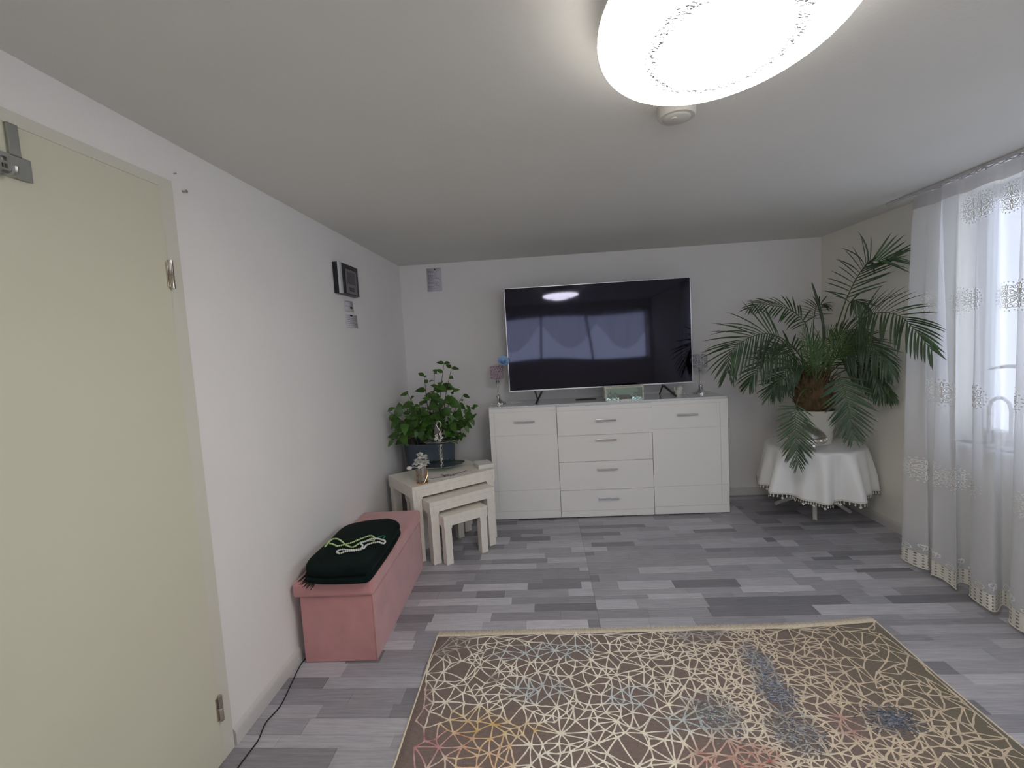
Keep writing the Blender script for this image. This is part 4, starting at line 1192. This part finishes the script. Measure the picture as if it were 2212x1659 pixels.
# ------------------------------------------------------------------ palm
PX, PY = 1.995, 3.63
pm = thing('potted_palm', 'large feathery palm in a white pot on the round table', 'plant', (PX, PY, CZ))
MB().lathe([(0.105, 0.0), (0.110, 0.003), (0.146, 0.246), (0.150, 0.252), (0.146, 0.254), (0.139, 0.248), (0.136, 0.20)], n=44, capt=False).build('pot', M_pot, pm)
MB().lathe([(0.134, 0.205), (0.130, 0.222), (0.002, 0.232)], n=28).build('soil', M_soil, pm)
tk = MB()
tk.lathe([(0.085, 0.225), (0.112, 0.27), (0.122, 0.34), (0.110, 0.42), (0.085, 0.50), (0.055, 0.56), (0.02, 0.58)], n=36, wob=lambda a, z: 1 + 0.10 * math.sin(9 * a + z * 40) + 0.06 * math.sin(17 * a - z * 70))
tk.build('trunk', M_trunk, pm)
rk = random.Random(3)
sb_ = MB()
for k in range(120):
    a = rk.uniform(0, 2 * PI); z = rk.uniform(0.25, 0.54); r = 0.115 - 0.10 * max(0, (z - 0.36)) 
    p = Vector((r * math.cos(a), r * math.sin(a), z)); d = Vector((math.cos(a) * 0.5 + rk.gauss(0, .3), math.sin(a) * 0.5 + rk.gauss(0, .3), rk.uniform(0.3, 1.2))).normalized()
    sb_.tube([p, p + d * rk.uniform(0.04, 0.12)], [0.006, 0.0015], 4)
sb_.build('leaf_stubs', M_trunk, pm, kind='stuff')

def leaflet_mesh(name, droop, material):
    vs, fs = [], []; n = 5
    for i in range(n + 1):
        t_ = i / n; w_ = 0.0 if i == n else 0.036 * (0.30 + 0.70 * math.sin(PI * min(1, (t_ * 0.86 + 0.12)))) 
        z = -droop * t_ * t_; x = t_ * (1 - 0.25 * droop * t_)
        if i == n: vs += [(x, 0, z)]
        else: vs += [(x, -w_, z + 0.35 * w_), (x, 0, z), (x, w_, z + 0.35 * w_)]
    for i in range(n):
        a = 3 * i
        if i == n - 1: fs += [(a, a + 1, a + 3), (a + 1, a + 2, a + 3)]
        else: fs += [(a, a + 1, a + 4, a + 3), (a + 1, a + 2, a + 5, a + 4)]
    me = bpy.data.meshes.new(name); me.from_pydata(vs, [], fs); me.polygons.foreach_set('use_smooth', [True] * len(me.polygons))
    me.materials.append(material); return me
LF = [leaflet_mesh('leaflet', d, M_palm) for d in (0.05, 0.22, 0.45)]
LFY = [leaflet_mesh('leaflet', d, M_palm_y) for d in (0.05, 0.15)]
O = Vector((PX, PY, CZ))
# name, world points along the midrib, blade normal, leaflet length, pairs, droop, start fraction, leaflets as single parts, young
FR = [
 ('F1', [(2.04,3.60,1.09), (2.08,3.50,1.39), (2.06,3.35,1.59), (2.05,3.20,1.74), (2.07,3.12,1.79), (2.17,3.07,1.80)], (-0.1,-1,0.1), 0.25, 22, 0, 0.38, True, False),
 ('F2', [(2.00,3.65,1.09), (2.00,3.70,1.34), (1.98,3.72,1.45), (1.89,3.72,1.54), (1.77,3.70,1.58), (1.64,3.68,1.60), (1.54,3.66,1.57)], (-0.1,-0.75,0.65), 0.17, 22, 1, 0.30, False, False),
 ('F4', [(1.94,3.60,1.09), (1.83,3.55,1.25), (1.71,3.50,1.34), (1.61,3.48,1.38), (1.50,3.46,1.37), (1.41,3.45,1.33), (1.33,3.44,1.26), (1.30,3.44,1.12)], (-0.1,-0.85,0.5), 0.33, 26, 1, 0.30, True, False),
 ('F5', [(1.91,3.55,1.10), (1.81,3.50,1.20), (1.69,3.45,1.23), (1.58,3.42,1.20), (1.47,3.40,1.11), (1.43,3.40,1.03)], (0,-0.8,0.6), 0.20, 24, 1, 0.2, False, False),
 ('F6', [(1.89,3.55,0.93), (1.80,3.50,1.00), (1.72,3.45,1.03), (1.61,3.40,1.03), (1.55,3.38,0.93)], (0,-0.8,0.6), 0.16, 18, 1, 0.35, False, False),
 ('F7', [(1.91,3.50,0.96), (1.76,3.33,0.98), (1.655,3.22,0.88), (1.63,3.17,0.70), (1.63,3.15,0.52)], (-0.15,-1,0.15), 0.165, 24, 0, 0.46, True, False),
 ('F8', [(2.02,3.50,1.03), (2.01,3.36,1.07), (1.995,3.27,0.97), (1.99,3.21,0.83), (1.995,3.18,0.68)], (-0.3,-1,0.1), 0.205, 26, 0, 0.30, True, False),
 ('F9', [(2.01,3.50,1.13), (2.00,3.30,1.31), (1.99,3.12,1.42), (1.97,2.95,1.467), (1.96,2.76,1.448), (1.965,2.65,1.372), (1.97,2.53,1.25)], (-0.75,-0.35,0.6), 0.24, 26, 1, 0.30, True, False),
 ('F10', [(2.07,3.60,1.09), (2.11,3.50,1.21), (2.14,3.35,1.29), (2.15,3.24,1.26), (2.18,3.17,1.17), (2.20,3.13,1.09)], (-0.55,-0.6,0.6), 0.20, 24, 2, 0.25, False, False),
 ('F11', [(2.04,3.55,1.09), (2.06,3.45,1.19), (2.10,3.38,1.22), (2.15,3.30,1.19), (2.18,3.25,1.07), (2.17,3.22,0.97)], (-0.4,-0.7,0.6), 0.19, 22, 2, 0.2, False, False),
 ('F12', [(2.07,3.75,1.08), (2.10,3.82,1.33), (2.14,3.88,1.49), (2.19,3.92,1.58), (2.25,3.90,1.58)], (0,-0.6,0.8), 0.14, 16, 1, 0.45, False, False),
 ('F13', [(2.14,3.70,1.11), (2.18,3.60,1.40), (2.17,3.50,1.56), (2.18,3.42,1.56), (2.22,3.38,1.47)], (-0.3,-0.8,0.5), 0.14, 12, 2, 0.5, False, False),
 ('F14', [(2.11,3.65,1.05), (2.17,3.55,1.15), (2.22,3.45,1.12), (2.24,3.25,1.00), (2.25,3.20,0.95)], (-0.7,-0.4,0.6), 0.18, 20, 2, 0.25, False, False),
 ('F15', [(2.06,3.65,1.12), (2.14,3.65,1.28), (2.19,3.60,1.36), (2.23,3.50,1.37), (2.25,3.38,1.30)], (-0.7,-0.4,0.6), 0.16, 20, 1, 0.25, False, False),
 ('F16', [(1.96,3.60,1.09), (1.89,3.60,1.20), (1.82,3.65,1.29), (1.72,3.65,1.27), (1.59,3.60,1.15)], (0,-0.8,0.6), 0.17, 20, 1, 0.3, False, False),
 ('F17', [(1.93,3.55,1.06), (1.84,3.50,1.14), (1.74,3.45,1.13), (1.65,3.42,1.04), (1.62,3.40,0.95)], (0,-0.9,0.4), 0.18, 22, 1, 0.2, False, False),
 ('F18', [(2.06,3.55,1.03), (2.13,3.45,1.10), (2.18,3.35,1.10), (2.21,3.27,1.02), (2.20,3.22,0.93)], (-0.5,-0.8,0.4), 0.19, 20, 2, 0.2, False, False),
 ('Y1', [(1.98,3.55,1.05), (1.90,3.50,1.26), (1.82,3.45,1.37)], (0.3,-1,0.3), 0.17, 20, 0, 0.15, False, True),
 ('Y2', [(1.98,3.55,1.05), (1.98,3.50,1.26), (2.03,3.45,1.36)], (0,-1,0.3), 0.16, 18, 0, 0.15, False, True),
 ('Y3', [(1.93,3.50,1.04), (1.84,3.40,1.19), (1.76,3.35,1.26)], (0.2,-1,0.4), 0.15, 18, 0, 0.15, False, True),
 ('Y4', [(1.96,3.50,1.04), (1.98,3.42,1.20), (2.04,3.36,1.28)], (-0.2,-1,0.4), 0.15, 18, 0, 0.15, False, True),
 ('Y5', [(1.93,3.48,1.02), (1.87,3.38,1.18), (1.83,3.33,1.28)], (0,-1,0.4), 0.14, 18, 0, 0.15, False, True),
 ('Y6', [(2.02,3.56,1.04), (2.09,3.48,1.22), (2.15,3.42,1.28)], (-0.3,-1,0.4), 0.16, 18, 0, 0.15, False, False),
]
for (nm, pts, U, LL, npair, dr_, st0, single_, young) in FR:
    P = spline([Vector(p) - O for p in pts], 40)
    U = Vector(U).normalized()
    mb = MB(); mb.tube(P, [0.0055 - 0.0045 * i / 39 for i in range(40)], 5)
    fo = mb.build('frond', M_rachis, pm)
    V, F = [], []
    lib = LFY if young else LF
    for k in range(npair):
        t_ = st0 + (1 - st0) * (k + 0.3) / npair
        for sd_ in (-1, 1):
            tt = min(0.995, t_ + (0.012 if sd_ > 0 else 0)); fi = tt * 39; i_ = min(38, int(fi)); p = P[i_].lerp(P[i_ + 1], fi - i_)
            T_ = (P[min(39, i_ + 2)] - P[max(0, i_ - 1)]).normalized()
            s_ = T_.cross(U).normalized() * sd_
            q_ = (t_ - st0) / (1 - st0)
            ang = math.radians(66 - 44 * q_ + rk.gauss(0, 4))
            d = (T_ * math.cos(ang) + s_ * math.sin(ang) + U * (0.16 + rk.gauss(0, 0.05))).normalized()
            L = LL * (0.55 + 0.45 * math.sin(PI * min(1, q_ * 0.8 + 0.18))) * (1 - 0.30 * q_ ** 3) * rk.uniform(0.92, 1.06)
            if dr_: d = (d + Vector((0, 0, -0.22 * dr_))).normalized()
            w0 = p + d * L + O
            if w0.x > XR - 0.06: d = (d + Vector((-(w0.x - XR + 0.10) / L, 0, 0))).normalized()
            if w0.y < 3.0 and w0.x > 2.03: d = (d + Vector((-(w0.x - 1.99) / L, 0, 0))).normalized()   # brushes along the curtain instead of passing through it
            if w0.y > YB - 0.03: d = (d + Vector((0, -(w0.y - YB + 0.06) / L, 0))).normalized()
            me = lib[min(len(lib) - 1, (dr_ if rk.random() < 0.75 else rk.randrange(len(lib))))]
            mm = orient(d, U + Vector((0, 0, 0.5))); wd = 0.165 / L if not young else 0.6
            mm = Matrix.Translation(p) @ mm @ Matrix.Diagonal((L, L * min(1.25, wd), L, 1))
            if single_:
                o = bpy.data.objects.new('leaflet', me); COL.objects.link(o); o.parent = fo; o.matrix_local = mm
            else:
                n = len(V)
                for v in me.vertices:
                    q3 = mm @ v.co; q3.x = min(q3.x, XR - 0.012 - O.x); q3.y = min(q3.y, YB - 0.012 - O.y); V.append(q3)
                F += [tuple(n + i for i in f.vertices) for f in me.polygons]
    if not single_: mesh_obj('leaflets', V, F, M_palm_y if young else M_palm, fo, smooth=True, kind='stuff')
P = spline([Vector(p) - O for p in [(2.04,3.60,1.05), (2.05,3.60,1.39), (2.01,3.60,1.59), (1.97,3.60,1.73)]], 24)
MB().tube(P, [0.005 + 0.004 * math.sin(PI * i / 23) for i in range(23)] + [0.001], 6).build('spear_leaf', M_palm, pm)

# ------------------------------------------------------------------ rug
RW, RLen = 2.06, 2.75
rug = thing('rug', 'brown rug with cream web pattern and faded blue patches on the floor', 'rug', (-0.579, 2.200, 0), math.radians(0.7))
# local frame: x 0..RW along the fringe edge, y 0..-RLen towards the viewer
def corner_lift(x, y):
    d = math.hypot(RW - x, y * 0.8)
    return 0.022 * max(0, 1 - d / 0.42) ** 1.5
nx_, ny_ = 70, 80
vs, fs, tn = [], [], []
for j in range(ny_ + 1):
    for i in range(nx_ + 1):
        x, y = RW * i / nx_, -0.028 - (RLen - 0.028) * j / ny_
        z = 0.0085 + corner_lift(x, y) + 0.0012 * mnoise.noise(Vector((x * 5, y * 5, 0)))
        vs.append((x, y, z))
        b = srgb(126, 110, 103); g_ = srgb(118, 111, 94)
        f_ = max(0, min(1, (x - 1.5) / 0.6))
        tn.append(tuple(b[c] * (1 - f_) + g_[c] * f_ for c in range(3)))
n1 = nx_ + 1
for j in range(ny_):
    for i in range(nx_): fs.append((j * n1 + i, (j + 1) * n1 + i, (j + 1) * n1 + i + 1, j * n1 + i + 1))
pile = mesh_obj('pile', vs, fs, M_rug, rug, tn, smooth=True)
md = pile.modifiers.new('thickness', 'SOLIDIFY'); md.thickness = 0.0078; md.offset = -1
def rug_z(x, y): return 0.0085 + corner_lift(x, y) + 0.0012 * mnoise.noise(Vector((x * 5, y * 5, 0)))
def density(x, y):
    d = math.exp(-((x - 1.30 - 0.18 * (y + 0.4)) / 0.32) ** 2) * 0.95
    d += 0.65 * math.exp(-(((x - 1.72) / 0.40) ** 2 + ((y + 0.75) / 0.5) ** 2))
    d += 0.5 * math.exp(-(((x - 0.42) / 0.16) ** 2 + ((y + 0.38) / 0.16) ** 2))
    d *= 1.0 - 0.75 * math.exp(-(((x - 1.72) / 0.22) ** 2 + ((y + 0.18) / 0.2) ** 2))
    return min(1, d)
rg = random.Random(17); pts = []; cell = {}
def near(x, y, r):
    ci, cj = int(x / 0.08), int(-y / 0.08)
    for a in range(ci - 1, ci + 2):
        for b in range(cj - 1, cj + 2):
            for (px_, py_) in cell.get((a, b), ()):
                if (px_ - x) ** 2 + (py_ - y) ** 2 < r * r: return True
    return False
for k in range(15000):
    x, y = rg.uniform(0, RW), rg.uniform(-RLen, -0.03)
    r = 0.090 - 0.064 * density(x, y)
    r *= rg.choice((0.25, 0.6, 0.85, 1.0, 1.25))
    if not near(x, y, r):
        pts.append((x, y)); cell.setdefault((int(x / 0.08), int(-y / 0.08)), []).append((x, y))
res = delaunay_2d_cdt([Vector(p) for p in pts], [], [], 0, 1e-5)
dv, de = res[0], res[1]
ZONES = [  # x, y (rug), rx, ry, colour
 (0.235, -0.565, 0.13, 0.075, srgb(206, 164, 83)), (0.37, -0.60, 0.16, 0.05, srgb(215, 176, 97)), (0.30, -0.71, 0.12, 0.09, srgb(213, 153, 81)),
 (0.03, -0.70, 0.14, 0.13, srgb(174, 83, 106)), (0.14, -0.655, 0.12, 0.05, srgb(185, 104, 111)), (0.02, -0.47, 0.05, 0.12, srgb(162, 97, 111)),
 (1.13, -0.72, 0.16, 0.07, srgb(164, 83, 76)), (1.57, -0.60, 0.05, 0.06, srgb(169, 111, 118)),
 (1.42, -0.27, 0.055, 0.13, srgb(124, 129, 138)), (1.40, -0.44, 0.065, 0.09, srgb(112, 118, 130)), (1.38, -0.62, 0.09, 0.10, srgb(114, 117, 122)), (1.13, -0.54, 0.10, 0.10, srgb(130, 135, 139)),
 (1.73, -0.575, 0.09, 0.06, srgb(96, 103, 116)), (1.24, -0.06, 0.14, 0.06, srgb(102, 111, 129)), (0.40, -0.17, 0.16, 0.05, srgb(174, 192, 204)), (0.62, -0.14, 0.14, 0.08, srgb(162, 183, 199)), (0.50, -0.40, 0.13, 0.07, srgb(148, 169, 185)),
 (0.85, -0.45, 0.10, 0.07, srgb(162, 185, 201)), (1.00, -0.58, 0.12, 0.05, srgb(174, 190, 197)), (0.06, -0.09, 0.13, 0.10, srgb(97, 88, 83)), (0.3, -0.33, 0.03, 0.03, srgb(69, 67, 71))]
cream = srgb(240, 232, 214); tan = srgb(214, 196, 172)
def line_col(x, y):
    f_ = max(0, min(1, (x - 0.75) / 0.9))
    c = [cream[i] * (1 - f_) + tan[i] * f_ for i in range(3)]
    for (zx, zy, ra, rb, zc) in ZONES:
        q_ = ((x - zx) / ra) ** 2 + ((y - zy) / rb) ** 2
        w_ = max(0, min(1, 1.5 - q_)) * 0.9
        w_ *= 0.6 + 0.6 * max(-0.3, mnoise.noise(Vector((x * 60, y * 60, 3))))
        w_ = max(0, min(1, w_))
        c = [c[i] * (1 - w_) + zc[i] * w_ for i in range(3)]
    k_ = 1 + 0.18 * mnoise.noise(Vector((x * 35, y * 35, 9)))
    return tuple(ch * k_ for ch in c)
V, F, TN = [], [], []
def yarn(a, b, w_, segs, zo, colf=line_col):
    dx, dy = b[0] - a[0], b[1] - a[1]; l = math.hypot(dx, dy)
    if l < 1e-5: return
    nx2, ny2 = -dy / l, dx / l; n = len(V)
    bow = rg.uniform(-0.05, 0.05) * l
    for i in range(segs + 1):
        t_ = i / segs
        x, y = a[0] + dx * t_ + nx2 * bow * math.sin(PI * t_), a[1] + dy * t_ + ny2 * bow * math.sin(PI * t_)
        jx = rg.gauss(0, 0.0008); ww = w_ * (1.0 + 0.5 * abs(2 * t_ - 1) ** 3) * rg.uniform(0.75, 1.2)
        z = rug_z(x, y) + zo; c = colf(x, y)
        V.append((x + nx2 * (ww + jx), y + ny2 * (ww + jx), z)); V.append((x - nx2 * (ww - jx), y - ny2 * (ww - jx), z)); TN.append(c); TN.append(c)
    for i in range(segs): F.append((n + 2 * i, n + 2 * i + 1, n + 2 * i + 3, n + 2 * i + 2))
for (i, j) in de:
    a, b = dv[i], dv[j]; L = (a - b).length
    if L > 0.26: continue
    xm, ym_ = (a.x + b.x) / 2, (a.y + b.y) / 2
    if rg.random() < 0.07: continue
    d = density(xm, ym_)
    if min(a.x, b.x) < 0.004 or max(a.x, b.x) > RW - 0.004: continue
    fade = max(0, min(1, (xm - 1.72) / 0.3)) * 0.2
    if rg.random() < fade: continue
    yarn(a, b, 0.0026 if d < 0.4 else 0.0029, max(3, int(L / 0.02)), 0.0009 + 0.00025 * rg.random())
for (zx, zy, ra, rb, zc) in ZONES[8:13]:
    for k in range(420):
        x, y = zx + rg.gauss(0, ra * 0.5), zy + rg.gauss(0, rb * 0.5)
        L = rg.uniform(0.004, 0.014); s_ = rg.choice((0.65, 0.9, 1.1, 1.4, 2.1))
        if not (0.01 < x < RW - 0.03): continue
        yarn((x, y), (x + L, y + rg.gauss(0, 0.003)), rg.uniform(0.0007, 0.0015), 2, 0.0013 + 0.0003 * rg.random(), lambda X, Y, zc=zc, s_=s_: tuple(c * s_ for c in zc[:3]))
mesh_obj('web_pattern', V, F, M_rugline, rug, TN, kind='stuff')
# bound sides and the fringe at the far edge
for x in (0.0, RW):
    bs = MB(); bs.tube([(x, -0.02 - (RLen - 0.02) * i / 40, 0.0055 + corner_lift(x, -0.02 - (RLen - 0.02) * i / 40)) for i in range(41)], 0.0048, 6)
    bs.build('bound_edge', M_rugfringe, rug)
V, F = [], []
for k in range(1500):
    x = RW * (k + rg.random()) / 1500; L = 0.016 + rg.uniform(-0.006, 0.008); zb = 0.0095 + corner_lift(x, -0.03); n = len(V); dx = rg.gauss(0, 0.003); w_ = 0.0009
    z2 = 0.004 + corner_lift(x, 0) + rg.uniform(0, 0.004)
    V += [(x - w_, -0.030, zb), (x + w_, -0.030, zb), (x - w_ + dx * .4, -0.008, zb + 0.001), (x + w_ + dx * .4, -0.008, zb + 0.001), (x - w_ * .6 + dx, L - 0.006, z2), (x + w_ * .6 + dx, L - 0.006, z2)]
    F += [(n, n + 1, n + 3, n + 2), (n + 2, n + 3, n + 5, n + 4)]
mesh_obj('fringe', V, F, M_rugfringe, rug, kind='stuff')
eb = MB(); vs, fs = [], []
for i in range(81):
    x = RW * i / 80
    for (yy, zz) in ((-0.034, 0.0098), (-0.016, 0.0100), (-0.004, 0.0070), (-0.004, 0.001)): vs.append((x, yy, zz + corner_lift(x, yy)))
for i in range(80):
    for j in range(3): fs.append((i * 4 + j, i * 4 + j + 1, (i + 1) * 4 + j + 1, (i + 1) * 4 + j))
eb.add(vs, fs); eb.build('woven_end', M_rugfringe, rug)

# ------------------------------------------------------------------ cable on the floor along the baseboard
cp = [(-1.166, 2.06), (-1.172, 1.985), (-1.152, 1.872), (-1.128, 1.74), (-1.137, 1.653), (-1.118, 1.571), (-1.119, 1.512), (-1.117, 1.43), (-1.08, 1.25), (-1.10, 1.0), (-1.13, 0.7)]
o = MB().tube(spline([(p[0], p[1], 0.0026) for p in cp], 90), 0.0026, 6).build('cable', M_cable)
tag(o, 'thin black cable running along the floor beside the baseboard', 'cable')
print('counts: strips', len(single), 'leaves', nleaf, 'objects', len(S.objects))
